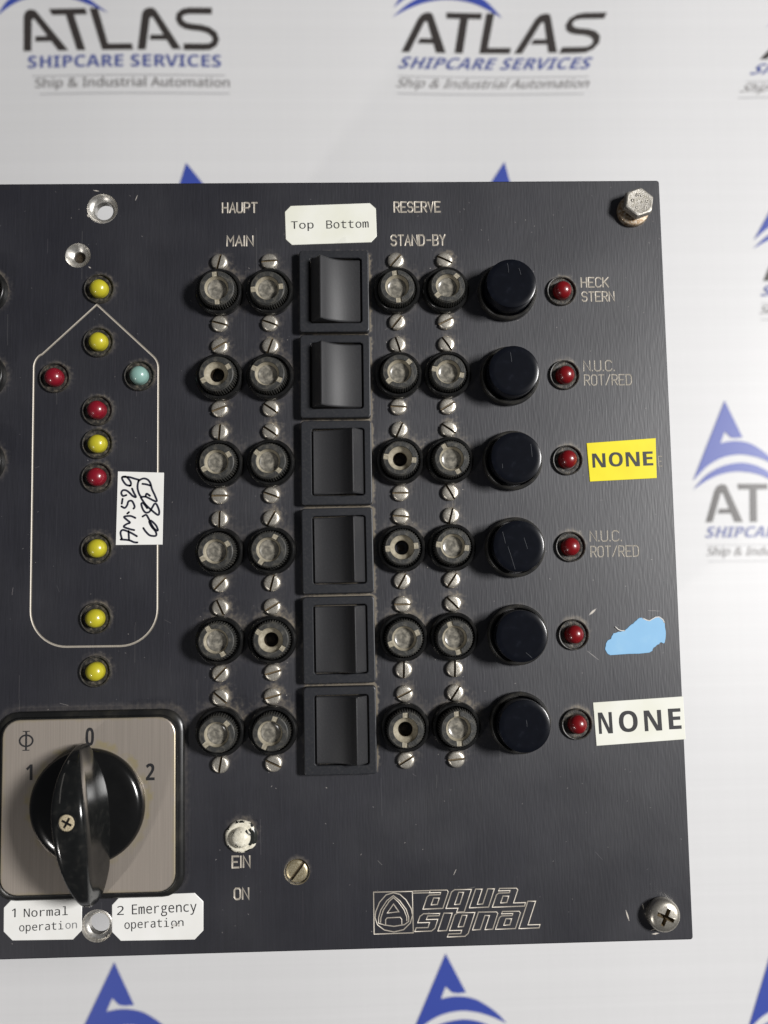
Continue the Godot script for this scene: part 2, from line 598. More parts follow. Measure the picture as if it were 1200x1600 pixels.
func logo(sheet: Node, o: Vector2, x: Vector2, y: Vector2) -> void:
	var whole := Node3D.new()
	whole.name = "printed_logo"
	sheet.add_child(whole, true)
	var fill := func(b: Mb, flat_pts: Array, lift: float):
		var pts := PackedVector2Array()
		for p in pairs(flat_pts):
			pts.append(o + x * p.x + y * p.y)
		var t := Geometry2D.triangulate_polygon(pts)
		for i in range(0, t.size(), 3):
			drape(b, pts[t[i]], pts[t[i + 1]], pts[t[i + 2]], lift)
	var e := Mb.new()
	for shape in [[[-0.154, -0.234, -0.106, -0.692, 0.075, -0.48], [0.075, -0.48, 0.031, -0.476, -0.001, -0.48], [-0.001, -0.48, -0.048, -0.514, -0.052, -0.448], [-0.052, -0.448, 0.005, -0.4595, 0.066, -0.459, 0.138, -0.444, 0.228, -0.401, 0.3, -0.355, 0.349, -0.314], [0.349, -0.314, 0.3, -0.334, 0.241, -0.355, 0.165, -0.374, 0.08, -0.382, -0.013, -0.365, -0.091, -0.318, -0.146, -0.246, -0.154, -0.234]],
			[[-0.136, -0.184, -0.089, -0.259, -0.013, -0.312, 0.09, -0.336, 0.18, -0.328, 0.255, -0.304, 0.324, -0.268, 0.43, -0.19], [0.43, -0.19, 0.34, -0.232, 0.26, -0.263, 0.176, -0.281, 0.086, -0.285, -0.001, -0.268, -0.068, -0.236, -0.136, -0.184]]]:
		var outline := []
		for n in shape.size():
			var piece := pairs(shape[n])
			if piece.size() > 4:
				piece = smooth_line(piece)
			piece.pop_back()
			for p in piece:
				outline.append_array([p.x, p.y])
		fill.call(e, outline, 0.3)
	obj("emblem", e, M.print_blue, whole)
	# the name, letter by letter, in the banner's own units (a thousandth of the name's width)
	var nm := Mb.new()
	for letter in [[57, 268, 55, 85, 62, 60, 80, 47, 105, 47, 122, 58, 292, 268, 240, 268, 112, 98, 102, 96, 98, 106, 98, 268], [118, 190, 180, 190, 205, 218, 118, 218],
			[188, 45, 380, 45, 390, 78, 205, 78], [277, 78, 320, 78, 382, 268, 338, 268], [402, 45, 445, 45, 500, 236, 625, 236, 632, 268, 470, 268],
			[655, 268, 680, 75, 692, 55, 712, 47, 735, 47, 752, 60, 882, 265, 836, 265, 736, 98, 726, 94, 719, 104, 697, 268], [722, 190, 796, 190, 814, 217, 720, 217]]:
		var scaled := []
		for p in pairs(letter):
			scaled.append_array([(p.x - 57) / 1030.0, (p.y - 268) / 1030.0])
		fill.call(nm, scaled, 0.3)
	var s_line := []
	for p in pairs([1045, 62, 985, 62, 925, 62, 895, 68, 875, 84, 872, 106, 884, 128, 908, 142, 940, 148, 985, 152, 1025, 163, 1054, 184, 1064, 212, 1054, 236, 1030, 250, 1000, 252, 950, 252, 895, 252]):
		s_line.append(p)
	for i in s_line.size() - 1:
		var d: Vector2 = (s_line[mini(i + 2, s_line.size() - 1)] - s_line[i]).normalized()
		var d0: Vector2 = (s_line[i + 1] - s_line[maxi(i - 1, 0)]).normalized()
		var n0 := Vector2(-d0.y, d0.x) * 17.0
		var n1 := Vector2(-d.y, d.x) * 17.0
		var quad_pts := []
		for q in [s_line[i] + n0, s_line[i + 1] + n1, s_line[i + 1] - n1, s_line[i] - n0]:
			quad_pts.append_array([(q.x - 57) / 1030.0, (q.y - 268) / 1030.0])
		fill.call(nm, quad_pts, 0.3)
	obj("name_lettering", nm, M.print_logo, whole)
	for row in [["SHIPCARE SERVICES", 80, 293, 1088, 358, 600, "strapline_lettering", M.print_navy], ["Ship & Industrial Automation", 120, 410, 1130, 476, 400, "tagline_lettering", M.print_tag]]:
		var b := Mb.new()
		var s := type_shape(row[0], "Droid Sans", row[5])
		for i in range(0, s.size(), 3):
			var p := []
			for k in 3:
				var u: float = (row[1] + (row[3] - row[1]) * s[i + k].x - 57) / 1030.0
				var v: float = (row[2] + (row[4] - row[2]) * s[i + k].y - 268) / 1030.0
				p.append(o + x * u + y * v)
			drape(b, p[0], p[1], p[2], 0.3)
		obj(row[6], b, row[7], whole)
	for row in [[105, 398, 1110], [145, 492, 1130]]:
		var b := Mb.new()
		var u0: float = (row[0] - 57) / 1030.0
		var u1: float = (row[2] - 57) / 1030.0
		var v0: float = (row[1] - 268) / 1030.0
		fill.call(b, [u0, v0, u1, v0, u1, v0 + 0.005, u0, v0 + 0.005], 0.3)
		obj("rule_line", b, M.print_rule, whole)


# ---------------------------------------------------------------- the plate

const HOLES := [[-80.6, -122.1, 4.9], [-88.2, -106.8, 4.0], [-80.3, 99.8, 4.8], [-20.5, 85.6, 3.9]]
const LEFT := -140.4
const RIGHT := 99.6
const FAR := -130.5
const NEAR := 108.8

var pix: PackedByteArray
const TEX := 2048


func blend(px: int, pz: int, c: Color, a: float) -> void:
	if px < 0 or pz < 0 or px >= TEX or pz >= TEX or a <= 0.0:
		return
	var i := (pz * TEX + px) * 3
	pix[i] = int(lerpf(pix[i], c.r * 255.0, a))
	pix[i + 1] = int(lerpf(pix[i + 1], c.g * 255.0, a))
	pix[i + 2] = int(lerpf(pix[i + 2], c.b * 255.0, a))


# Dust that has settled round a fitting: a ragged band between two distances from a rounded box.
func dust(x: float, z: float, hx: float, hz: float, r: float, reach: float, amount: float, noise: FastNoiseLite, skew := Vector2(0.25, -0.35)) -> void:
	var k := TEX / 240.0
	var x0 := int((x - hx - r - reach * 1.5 - LEFT) * k)
	var x1 := int((x + hx + r + reach * 1.5 - LEFT) * k)
	var z0 := int((z - hz - r - reach * 1.5 - FAR) * k)
	var z1 := int((z + hz + r + reach * 1.5 - FAR) * k)
	var c := Color(0.50, 0.46, 0.39)
	for pz in range(maxi(z0, 0), mini(z1, TEX)):
		for px in range(maxi(x0, 0), mini(x1, TEX)):
			var dx := px / k + LEFT - x
			var dz := pz / k + FAR - z
			var d := Vector2(maxf(absf(dx) - hx, 0.0), maxf(absf(dz) - hz, 0.0)).length() - r
			if d > reach * 1.5 or d < -2.0:
				continue
			var side := 1.0 + (dx * skew.x + dz * skew.y) / maxf(hx + r, 1.0)
			var n := noise.get_noise_2d(px, pz)
			var a := amount * side * clampf(1.0 - maxf(d, 0.0) / (reach * (1.0 + 0.9 * n)), 0.0, 1.0)
			blend(px, pz, c, clampf(a * a * (1.25 + n) + a * 0.18, 0.0, 0.85))


func scratch(x: float, z: float, dx: float, dz: float, w: float, bright: float) -> void:
	var k := TEX / 240.0
	var steps := int(Vector2(dx, dz).length() * k * 2.0) + 1
	for i in steps + 1:
		var t := float(i) / steps
		var cx := (x + dx * t - LEFT) * k
		var cz := (z + dz * t - FAR) * k
		var rr := maxf(w * k * sin(PI * clampf(t, 0.08, 0.92)), 0.6)
		for a in range(int(-rr) - 1, int(rr) + 2):
			for b in range(int(-rr) - 1, int(rr) + 2):
				var cover := clampf(rr + 0.5 - Vector2(a, b).length(), 0.0, 1.0)
				blend(int(cx) + a, int(cz) + b, Color(0.78, 0.75, 0.70), cover * bright)


func plate_texture() -> ImageTexture:
	var streak := FastNoiseLite.new()
	streak.seed = 3
	streak.frequency = 0.16
	streak.fractal_octaves = 4
	var im := streak.get_image(TEX, 48, false, false, true)
	im.resize(TEX, TEX, Image.INTERPOLATE_CUBIC)
	var s := im.get_data()
	var slow := FastNoiseLite.new()
	slow.seed = 12
	slow.frequency = 0.012
	slow.fractal_octaves = 4
	var im2 := slow.get_image(512, 512, false, false, true)
	im2.resize(TEX, TEX, Image.INTERPOLATE_BILINEAR)
	var t := im2.get_data()
	pix = PackedByteArray()
	pix.resize(TEX * TEX * 3)
	var j := 0
	for i in TEX * TEX:
		var v := 25 + (s[i] - 128) / 20 + (t[i] - 128) / 34
		pix[j] = v
		pix[j + 1] = v
		pix[j + 2] = v + 8
		j += 3
	var noise := FastNoiseLite.new()
	noise.seed = 8
	noise.frequency = 0.06
	noise.fractal_octaves = 4
	for row in ROWS:
		var z := ROW0 + PITCH * row
		for x in [-43.3, -27.3, 13.1, 28.7]:
			dust(x, z, 0, 0, 7.3, 4.2, rng.randf_range(0.28, 0.52), noise)
			for s2 in [-10.1, 10.0]:
				dust(x, z + s2, 0, 0, 2.4, 2.6, rng.randf_range(0.25, 0.55), noise)
		dust(-6.8, z + 0.3, 9.6, 11.8, 1.5, 1.2, 0.8, noise, Vector2(0.3, -0.1))
		dust(48.5, z + 0.4, 0, 0, 9.3, 1.3, 0.34, noise)
		dust(66.2, z, 0, 0, 4.7, 1.4, 0.5, noise)
		if row < 3:
			dust(-117.0, z - 1.3, 0, 0, 7.0, 2.0, 0.45, noise)
	for p in LEFT_LAMPS:
		dust(p[0], p[1], 0, 0, 4.6, 1.7, 0.46, noise)
	dust(-82.3, 63.4, 23.0, 22.6, 5.6, 1.4, 0.3, noise)
	dust(-37.2, 74.6, 0, 0, 4.6, 2.0, 0.42, noise)
	dust(-20.5, 85.6, 0, 0, 3.8, 1.0, 0.4, noise)
	dust(90.8, -120.0, 0, 0, 4.9, 0.8, 0.3, noise)
	for i in 340:
		var sz := rng.randf_range(0.05, 0.13)
		scratch(rng.randf_range(-118, 99), rng.randf_range(-129, 108), rng.randf_range(-0.3, 0.4), rng.randf_range(-0.4, 0.3), sz * 0.7, rng.randf_range(0.12, 0.5))
	for i in 50:  # grit lies thickest between the fuse holders and near the rotary switch
		scratch(rng.randf_range(-52, 36), rng.randf_range(-105, 62), rng.randf_range(-0.3, 0.3), rng.randf_range(-0.3, 0.3), 0.12, rng.randf_range(0.3, 0.8))
	for i in 60:  # hairlines along the brushing
		scratch(rng.randf_range(-118, 99), rng.randf_range(-129, 100), rng.randf_range(-0.2, 0.2), rng.randf_range(3, 16), 0.03, rng.randf_range(0.04, 0.14))
	# knocks by the corner screw, below the upper hole and near the emblem
	for p in [[79.3, 100.2, 0.9, 3.2, 0.2], [86.8, 106.4, 3.0, -0.9, 0.2], [88.6, 105.6, 2.8, -0.5, 0.3], [87.0, 107.5, 2.2, -0.2, 0.22], [84.5, 98.5, 0.3, 1.6, 0.15], [85.0, 101.3, 1.8, 2.2, 0.1], [-83.5, -128.2, 1.8, 0.3, 0.14], [-69.5, -126.4, -0.6, 1.6, 0.1], [-85.4, -120.2, 0.5, 0.9, 0.18], [27.8, 86.8, -0.8, 1.6, 0.09], [-84.8, -103.0, 0.7, 0.5, 0.15], [0.3, -118, 0.8, 0.4, 0.1]]:
		scratch(p[0], p[1], p[2], p[3], p[4], 0.85)
	for i in 26:  # stray scuffs of every direction
		scratch(rng.randf_range(-110, 96), rng.randf_range(-126, 105), rng.randf_range(-3, 3), rng.randf_range(-2.5, 2.5), 0.035, rng.randf_range(0.08, 0.3))
	# what is left of the glue round the torn blue label
	scratch(71.2, 10.6, 2.6, -2.2, 0.35, 0.28)
	scratch(70.4, 21.6, 3.4, 2.8, 0.1, 0.4)
	scratch(90.0, 9.4, 3.6, 0.2, 0.08, 0.35)
	return ImageTexture.create_from_image(Image.create_from_data(TEX, TEX, false, Image.FORMAT_RGB8, pix))


func faceplate(panel: Node) -> void:
	var b := Mb.new()
	var xs := [LEFT + 0.35, RIGHT - 0.35]
	var zs := [FAR + 0.35, NEAR - 0.35]
	for h in HOLES:
		xs.append_array([h[0] - 5.2, h[0] + 5.2])
		zs.append_array([h[1] - 5.2, h[1] + 5.2])
	xs.sort()
	zs.sort()
	for y in [0.0, -4.5]:
		var up := Vector3.UP if y == 0.0 else Vector3.DOWN
		for i in xs.size() - 1:
			for j in zs.size() - 1:
				var mid := Vector2(xs[i] + xs[i + 1], zs[j] + zs[j + 1]) * 0.5
				var free := true
				for h in HOLES:
					if absf(mid.x - h[0]) < 5.2 and absf(mid.y - h[1]) < 5.2:
						free = false
				if free:
					b.quad(Vector3(xs[i], y, zs[j]), Vector3(xs[i + 1], y, zs[j]), Vector3(xs[i + 1], y, zs[j + 1]), Vector3(xs[i], y, zs[j + 1]), up)
		for h in HOLES:
			for i in 64:
				var q := []
				for t in [TAU * i / 64, TAU * (i + 1) / 64]:
					var d := Vector2(cos(t), sin(t))
					q.append(Vector3(h[0] + d.x * h[2], y, h[1] + d.y * h[2]))
					d *= 5.2 / maxf(absf(d.x), absf(d.y))
					q.append(Vector3(h[0] + d.x, y, h[1] + d.y))
				b.quad(q[0], q[1], q[3], q[2], up)
	var w := RIGHT - LEFT
	var d := NEAR - FAR
	var c := Vector2((LEFT + RIGHT) * 0.5, (FAR + NEAR) * 0.5)
	b.loft([rrect(w - 0.7, d - 0.7, 0.6, 0.0, c), rrect(w - 0.2, d - 0.2, 0.8, -0.1, c), rrect(w, d, 0.9, -0.35, c), rrect(w, d, 0.9, -4.2, c), rrect(w - 0.7, d - 0.7, 0.6, -4.5, c)], true, 0.3)
	for p in b.v:
		b.uv.append(Vector2((p.x - LEFT) / w, (p.z - FAR) / d))
	var m := mat(Color.WHITE, 0.52)
	var smear := NoiseTexture2D.new()
	smear.width = 512
	smear.height = 512
	var sn := FastNoiseLite.new()
	sn.seed = 21
	sn.frequency = 0.012
	sn.fractal_octaves = 5
	smear.noise = sn
	var sr := Gradient.new()
	sr.offsets = PackedFloat32Array([0.0, 0.45, 0.6, 1.0])
	sr.colors = PackedColorArray([grey(0.80), grey(0.87), grey(0.90), grey(1.0)])
	smear.color_ramp = sr
	m.roughness_texture = smear
	m.albedo_texture = plate_texture()
	m.anisotropy_enabled = true
	m.anisotropy = 0.2
	m.metallic_specular = 0.68
	# the brushing: fine lines along z
	var line := FastNoiseLite.new()
	line.seed = 77
	line.frequency = 0.35
	line.fractal_octaves = 2
	var im := line.get_image(1024, 120, false, false, true)
	im.resize(1024, 1024, Image.INTERPOLATE_CUBIC)
	im.bump_map_to_normal_map(0.5)
	m.normal_enabled = true
	m.normal_texture = ImageTexture.create_from_image(im)
	m.normal_scale = 0.19
	var holder := part("faceplate", panel, 0, 0)
	holder.free()
	var plate := obj("faceplate", b, m, panel)
	plate.position = Vector3(0, TOP, 0) * MM
	panel.set_meta("plate", "")
	panel.remove_meta("plate")
	# the metal that shows inside the holes
	var profiles := [
		[[4.9, 0.0], [4.75, -0.35], [3.9, -1.3], [3.5, -1.5], [3.3, -1.9], [2.9, -2.0], [2.9, -4.5], [4.9, -4.5]],
		[[4.0, 0.0], [3.85, -0.3], [2.2, -1.7], [1.9, -1.9], [1.8, -4.5], [4.0, -4.5]],
		[[4.8, 0.0], [4.6, -0.5], [4.3, -1.5], [3.3, -1.7], [3.1, -1.9], [3.1, -4.5], [4.8, -4.5]],
		[[3.9, 0.0], [3.75, -0.4], [3.6, -1.6], [0.0, -1.7]]]
	for i in HOLES.size():
		var hb := Mb.new()
		hb.lathe(profiles[i], 48)
		var o := obj("bare_metal_hole", hb, M.bare, plate)
		o.position = Vector3(HOLES[i][0], 0, HOLES[i][1]) * MM
	var plug := Mb.new()
	plug.lathe([[1.8, -3.0], [0.0, -3.2]], 24)
	obj("hole_floor", plug, M.bore, plate).position = Vector3(HOLES[1][0], 0, HOLES[1][1]) * MM
	var box := Mb.new()
	box.box(Vector3(-128, 0.5, -110), Vector3(86, TOP - 4.5, 80))
	obj("chassis", box, M.chassis, panel)
	set_meta("plate", plate)


func lettering(_panel: Node) -> void:
	var plate: MeshInstance3D = get_meta("plate")
	for t in [["HAUPT", -42.5, -124.0, -31.0, -120.3], ["MAIN", -41.1, -113.0, -32.3, -109.3], ["RESERVE", 12.7, -123.9, 28.0, -120.1], ["STAND-BY", 11.5, -112.9, 29.4, -109.0],
			["EIN", -40.2, 80.3, -34.4, 84.1], ["ON", -39.6, 89.7, -34.8, 93.4]]:
		engrave(plate, t[0], t[1], t[2], t[3], t[4], 0.55, M.cut)
	for t in [["HECK", 72.6, -98.3, 81.8, -94.8], ["STERN", 72.7, -93.6, 83.5, -90.1]]:
		engrave(plate, t[0], t[1], t[2], t[3], t[4], 0.46, M.cut)
	for t in [["N.U.C.", 72.4, -71.0, 82.6, -67.3], ["ROT/RED", 72.5, -66.4, 88.0, -62.7], ["N.U.C.", 72.4, -16.4, 82.7, -12.8], ["ROT/RED", 72.5, -11.6, 88.0, -7.9]]:
		engrave(plate, t[0], t[1], t[2], t[3], t[4], 0.42, M.cut_worn)
	engrave(plate, "E", 95.2, -39.8, 96.6, -36.4, 0.3, M.cut_worn)
	# the outline of a hull round the signal lamps
	var hull := Mb.new()
	var line := [Vector2(-82.0, -90.7), Vector2(-99.0, -74.8)]
	for i in 7:
		var t := PI * (1.26 - 0.26 * i / 6.0)
		line.append(Vector2(-96.3 + 5.2 * cos(t), -70.6 + 5.2 * sin(t)))
	for i in 13:
		var t := PI - PI * 0.5 * i / 12.0
		line.append(Vector2(-90.2 + 11.2 * cos(t), 5.5 + 11.2 * sin(t)))
	for i in 13:
		var t := PI * 0.5 - PI * 0.5 * i / 12.0
		line.append(Vector2(-74.0 + 11.4 * cos(t), 5.4 + 11.4 * sin(t)))
	for i in 7:
		var t := -PI * 0.26 * i / 6.0
		line.append(Vector2(-67.8 + 5.2 * cos(t), -70.0 + 5.2 * sin(t)))
	line.append(Vector2(-82.0, -90.7))
	hull.groove(line, 0.62, false, 0.62)
	obj("engraved_hull_outline", hull, M.cut, plate)
	emblem(plate)


func emblem(plate: Node) -> void:
	var b := Mb.new()
	var w := 0.32
	var box_at := Vector2(2.6, 92.2)
	var k := Vector2(11.8 / 505.0, 12.2 / 545.0)
	for shape in [[90, 165, 595, 165, 595, 710, 90, 710], [345, 178, 250, 205, 165, 300, 115, 420, 105, 500, 135, 590, 220, 660, 345, 690, 470, 665, 560, 580, 590, 480, 575, 390, 510, 275, 430, 200],
			[150, 570, 150, 500, 180, 400, 260, 280, 345, 215, 430, 285, 510, 400, 540, 500, 540, 560, 480, 600, 345, 617, 220, 595], [345, 325, 265, 440, 415, 430]]:
		var l := []
		for p in pairs(shape):
			l.append(box_at + (p - Vector2(90, 165)) * k)
		b.groove(l, w, true)
	for shape in [[175, 560, 180, 500, 215, 400, 290, 290, 345, 240, 410, 300, 480, 400, 515, 500, 515, 550], [240, 590, 240, 530, 260, 505, 430, 500, 450, 530, 450, 590]]:
		var l := []
		for p in pairs(shape):
			l.append(box_at + (p - Vector2(90, 165)) * k)
		b.groove(l, w)
	obj("engraved_emblem", b, M.cut, plate)
	# outlined slanting letters; each is drawn on a square and leaned over
	var a := [0.05, 0, 0.9, 0, 1, 0.1, 1, 1, 0, 1, 0, 0.35, 0.08, 0.25, 0.62, 0.25, 0.62, 0.12, 0.05, 0.12]
	var tailed := [0.05, 0, 0.9, 0, 1, 0.1, 1, 0.8, 1.6, 0.8, 1.6, 1, 0, 1, 0, 0.35, 0.08, 0.25, 0.62, 0.25, 0.62, 0.12, 0.05, 0.12]
	var bowl := [0.35, 0.42, 0.65, 0.42, 0.65, 0.78, 0.35, 0.78]
	var gap := [0.38, 0.15, 0.64, 0.15, 0.64, 0.8, 0.38, 0.8]
	var q := [0.12, 0, 1, 0, 1, 1.22, 0.62, 1.22, 0.62, 1, 0, 1, 0, 0.12]
	var u := [0, 0, 0.36, 0, 0.36, 0.82, 0.64, 0.82, 0.64, 0, 1, 0, 1, 1, 0, 1]
	var s := [1, 0, 0.14, 0, 0, 0.15, 0, 0.5, 0.62, 0.5, 0.62, 0.8, 0, 0.8, 0, 1, 0.86, 1, 1, 0.86, 1, 0.33, 0.4, 0.33, 0.4, 0.14, 1, 0.14]
	var i_ := [0, 0, 1, 0, 1, 1, 0, 1]
	var g := [0.12, 0, 1, 0, 1, 1.2, 0.88, 1.36, 0, 1.36, 0, 1.2, 0.62, 1.2, 0.62, 1, 0, 1, 0, 0.12]
	var n := [0, 0, 0.9, 0, 1, 0.1, 1, 1, 0.62, 1, 0.62, 0.2, 0.38, 0.2, 0.38, 1, 0, 1]
	var l_ := [0, -0.55, 0.4, -0.55, 0.4, 0.8, 1, 0.8, 1, 1, 0, 1]
	var t := Mb.new()
	for row in [[[17.5, 6.0, [a, bowl]], [24.5, 5.9, [q, gap]], [31.6, 5.8, [u]], [38.6, 6.1, [tailed, bowl]], 92.1, 97.5], [[14.9, 5.8, [s]], [21.9, 2.6, [i_]], [25.4, 6.0, [g, gap]], [32.4, 6.1, [n]], [39.4, 6.0, [a, bowl]], [46.5, 6.1, [l_]], 98.9, 104.0]]:
		var z1: float = row[-1]
		var z0: float = row[-2]
		for letter in row.slice(0, -2):
			for shape in letter[2]:
				var l := []
				for p in pairs(shape):
					l.append(Vector2(letter[0] + p.x * letter[1] + 0.37 * (1.0 - p.y) * (z1 - z0), z0 + p.y * (z1 - z0)))
				t.groove(l, w, true)
	for z in [92.15, 92.75]:
		t.groove([Vector2(14.4, z), Vector2(19.5, z)], w)
	obj("engraved_lettering", t, M.cut, plate)


# ---------------------------------------------------------------- fuse holders and their screws

func slotted(r: float, h: float, w: float, depth: float) -> Array:
	var b := Mb.new()
	var f := [1.0, 1.0, 0.93, 0.8, 0.6, 0.35, 0.0]
	var y := [0.0, h * 0.55, h * 0.8, h * 0.93, h * 0.98, h, h]
	for side in [1.0, -1.0]:
		var loops := []
		for k in f.size():
			var l := PackedVector3Array()
			for i in 17:
				var t := PI * i / 16.0
				l.append(Vector3(cos(t) * r * f[k], y[k], side * maxf(sin(t) * r * f[k], w * 0.5)))
			loops.append(l)
		b.loft(loops, false, 0.6)
	var s := Mb.new()
	for side in [1.0, -1.0]:
		s.quad(Vector3(-r, h - depth, side * w * 0.5), Vector3(r, h - depth, side * w * 0.5), Vector3(r * 0.93, h * 0.8, side * w * 0.5), Vector3(-r * 0.93, h * 0.8, side * w * 0.5), Vector3(0, 0, -side))
		s.quad(Vector3(-r * 0.93, h * 0.8, side * w * 0.5), Vector3(r * 0.93, h * 0.8, side * w * 0.5), Vector3(r * 0.55, h * 0.98, side * w * 0.5), Vector3(-r * 0.55, h * 0.98, side * w * 0.5), Vector3(0, 0, -side))
	s.quad(Vector3(-r * 0.97, h - depth, -w * 0.5), Vector3(r * 0.97, h - depth, -w * 0.5), Vector3(r * 0.97, h - depth, w * 0.5), Vector3(-r * 0.97, h - depth, w * 0.5), Vector3.UP)
	return [b, s]


func fuses(panel: Node) -> void:
	var turn := [[95, 5, 97, 45], [28, -26, 43, -14], [30, -40, -8, -62], [30, 60, 5, -8], [-60, -35, 22, -74], [44, 69, 88, 94]]
	var upper := [[75, 4, 48, -25], [30, 70, -72, -55], [85, -35, 65, -35], [88, 60, -5, 75], [-65, 30, 0, -45], [-40, 15, 25, 55]]
	var lower := [[-15, -20, 50, 25], [20, -35, -3, 30], [0, -20, 0, -60], [45, 75, 60, 55], [45, 15, 88, 88], [80, -25, 30, 5]]
	var empty := [[1, 0], [2, 2], [3, 2], [4, 1], [5, 2]]
	# the shared shapes
	var ring := Mb.new()
	ring.lathe([[7.5, 0.0], [7.5, 1.9], [7.3, 2.6], [6.85, 2.95], [6.4, 2.9], [6.15, 2.5], [6.1, 0.6], [4.9, 0.5]], 56)
	var ring_mesh := ring.mesh(M.black_gloss)
	var body := Mb.new()
	body.lathe([[5.55, 0.5], [5.5, 2.0]], 48)
	var loops := []
	var teeth := 46
	for p in [[5.95, 1.6], [5.98, 3.2], [5.42, 5.6], [5.15, 5.8]]:
		var l := PackedVector3Array()
		for i in teeth * 4:
			var r: float = p[0] - (0.42 if i % 4 in [0, 1] and p[1] < 5.6 else 0.0)
			var t := TAU * i / (teeth * 4)
			l.append(Vector3(cos(t) * r, p[1], sin(t) * r))
		loops.append(l)
	body.loft(loops, true, 0.9)
	body.lathe([[5.2, 4.9], [5.15, 5.35], [3.7, 5.4]], 48)
	for half in 2:  # the raised rim, cut by two keyways
		var gap := 0.2
		var arc := []
		for p in [[5.2, 5.3], [5.2, 5.95], [5.08, 6.1], [3.85, 6.14], [3.74, 6.05], [3.7, 5.2]]:
			var l := PackedVector3Array()
			for i in 25:
				var t: float = half * PI + gap * (4.6 / p[0]) + (PI - 2.0 * gap * (4.6 / p[0])) * i / 24.0
				l.append(Vector3(cos(t) * p[0], p[1], sin(t) * p[0]))
			arc.append(l)
		body.loft(arc, false, 0.93)
		for e in [0, 24]:
			var ps := []
			for l in arc:
				ps.append(l[e])
			var out := Vector3(ps[0].z, 0, -ps[0].x).normalized() * (1.0 if e == 0 else -1.0)
			for i in range(1, ps.size() - 1):
				body.flat(ps[0], ps[i], ps[i + 1], out)
	var body_mesh := body.mesh(M.cap_black)
	var liner := Mb.new()
	liner.lathe([[5.22, 5.44], [5.18, 5.7], [3.72, 5.72], [3.66, 5.4], [3.3, 4.9], [3.05, 4.15]], 40)
	var liner_mesh := liner.mesh(M.dusty)
	var glass := Mb.new()
	glass.lathe([[3.15, 4.3], [2.85, 4.34], [2.6, 4.16], [1.7, 4.05], [0.0, 4.02]], 36)
	var glass_mesh := glass.mesh(M.lens)
	var funnel := Mb.new()
	funnel.lathe([[5.22, 5.44], [5.18, 5.7], [3.72, 5.72], [3.5, 5.1], [2.8, 4.4], [2.3, 4.0], [2.2, 3.4]], 40)
	var funnel_mesh := funnel.mesh(M.dusty)
	var bore := Mb.new()
	bore.lathe([[2.22, 3.6], [2.1, 0.2], [1.2, 0.1], [1.1, 0.7], [0.0, 0.8]], 32)
	var bore_mesh := bore.mesh(M.bore)
	var head := slotted(2.6, 1.5, 0.66, 0.85)
	var head_mesh: ArrayMesh = head[0].mesh(M.nickel)
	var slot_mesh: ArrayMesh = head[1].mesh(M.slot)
	var xs := [-43.3, -27.3, 13.1, 28.7]
	for row in ROWS:
		for col in 4:
			var z := ROW0 + PITCH * row
			var gone: bool = [row, col] in empty
			var h := part("fuse_holder", panel, xs[col], z, 0.0, "black fuse holder with an empty dark bore" if gone else "")
			inst("base_ring", ring_mesh, h)
			var cap := inst("cap", body_mesh, h)
			cap.rotation = Vector3(deg_to_rad(rng.randf_range(-1.6, 1.6)), deg_to_rad(turn[row][col]), deg_to_rad(rng.randf_range(-1.6, 1.6) + (1.5 if col < 2 else -0.4)))
			cap.position = Vector3(rng.randf_range(-0.25, 0.25) - (0.3 if col < 2 else 0.0), 0, rng.randf_range(-0.2, 0.2)) * MM
			# a cap that stands higher is one screwed in less far
			cap.position.y = rng.randf_range(-0.5, 0.7) * MM
			var insides := [["liner", liner_mesh], ["glass_lens", glass_mesh]]
			if gone:
				insides = [["liner", funnel_mesh], ["empty_bore", bore_mesh]]
			for inside in insides:
				var q := inst(inside[0], inside[1], h)
				q.transform = cap.transform
			for s in 2:
				var sc := part("screw", panel, xs[col] + rng.randf_range(-0.1, 0.1), z + [-10.1, 10.0][s], [upper, lower][s][row][col])
				inst("head", head_mesh, sc)
				inst("slot", slot_mesh, sc)
	# the last column of the neighbouring bank, cut by the frame
	for row in 3:
		var h := part("fuse_holder", panel, -117.4, ROW0 - 1.3 + 27.2 * row)
		inst("base_ring", ring_mesh, h)
		var cap := inst("cap", body_mesh, h)
		cap.rotation.y = row * 0.8
		inst("liner", liner_mesh, h).rotation = cap.rotation
		inst("glass_lens", glass_mesh, h)


func inst(called: String, m: Mesh, parent: Node) -> MeshInstance3D:
	var o := MeshInstance3D.new()
	o.name = called
	o.mesh = m
	parent.add_child(o, true)
	return o


# ---------------------------------------------------------------- rocker switches

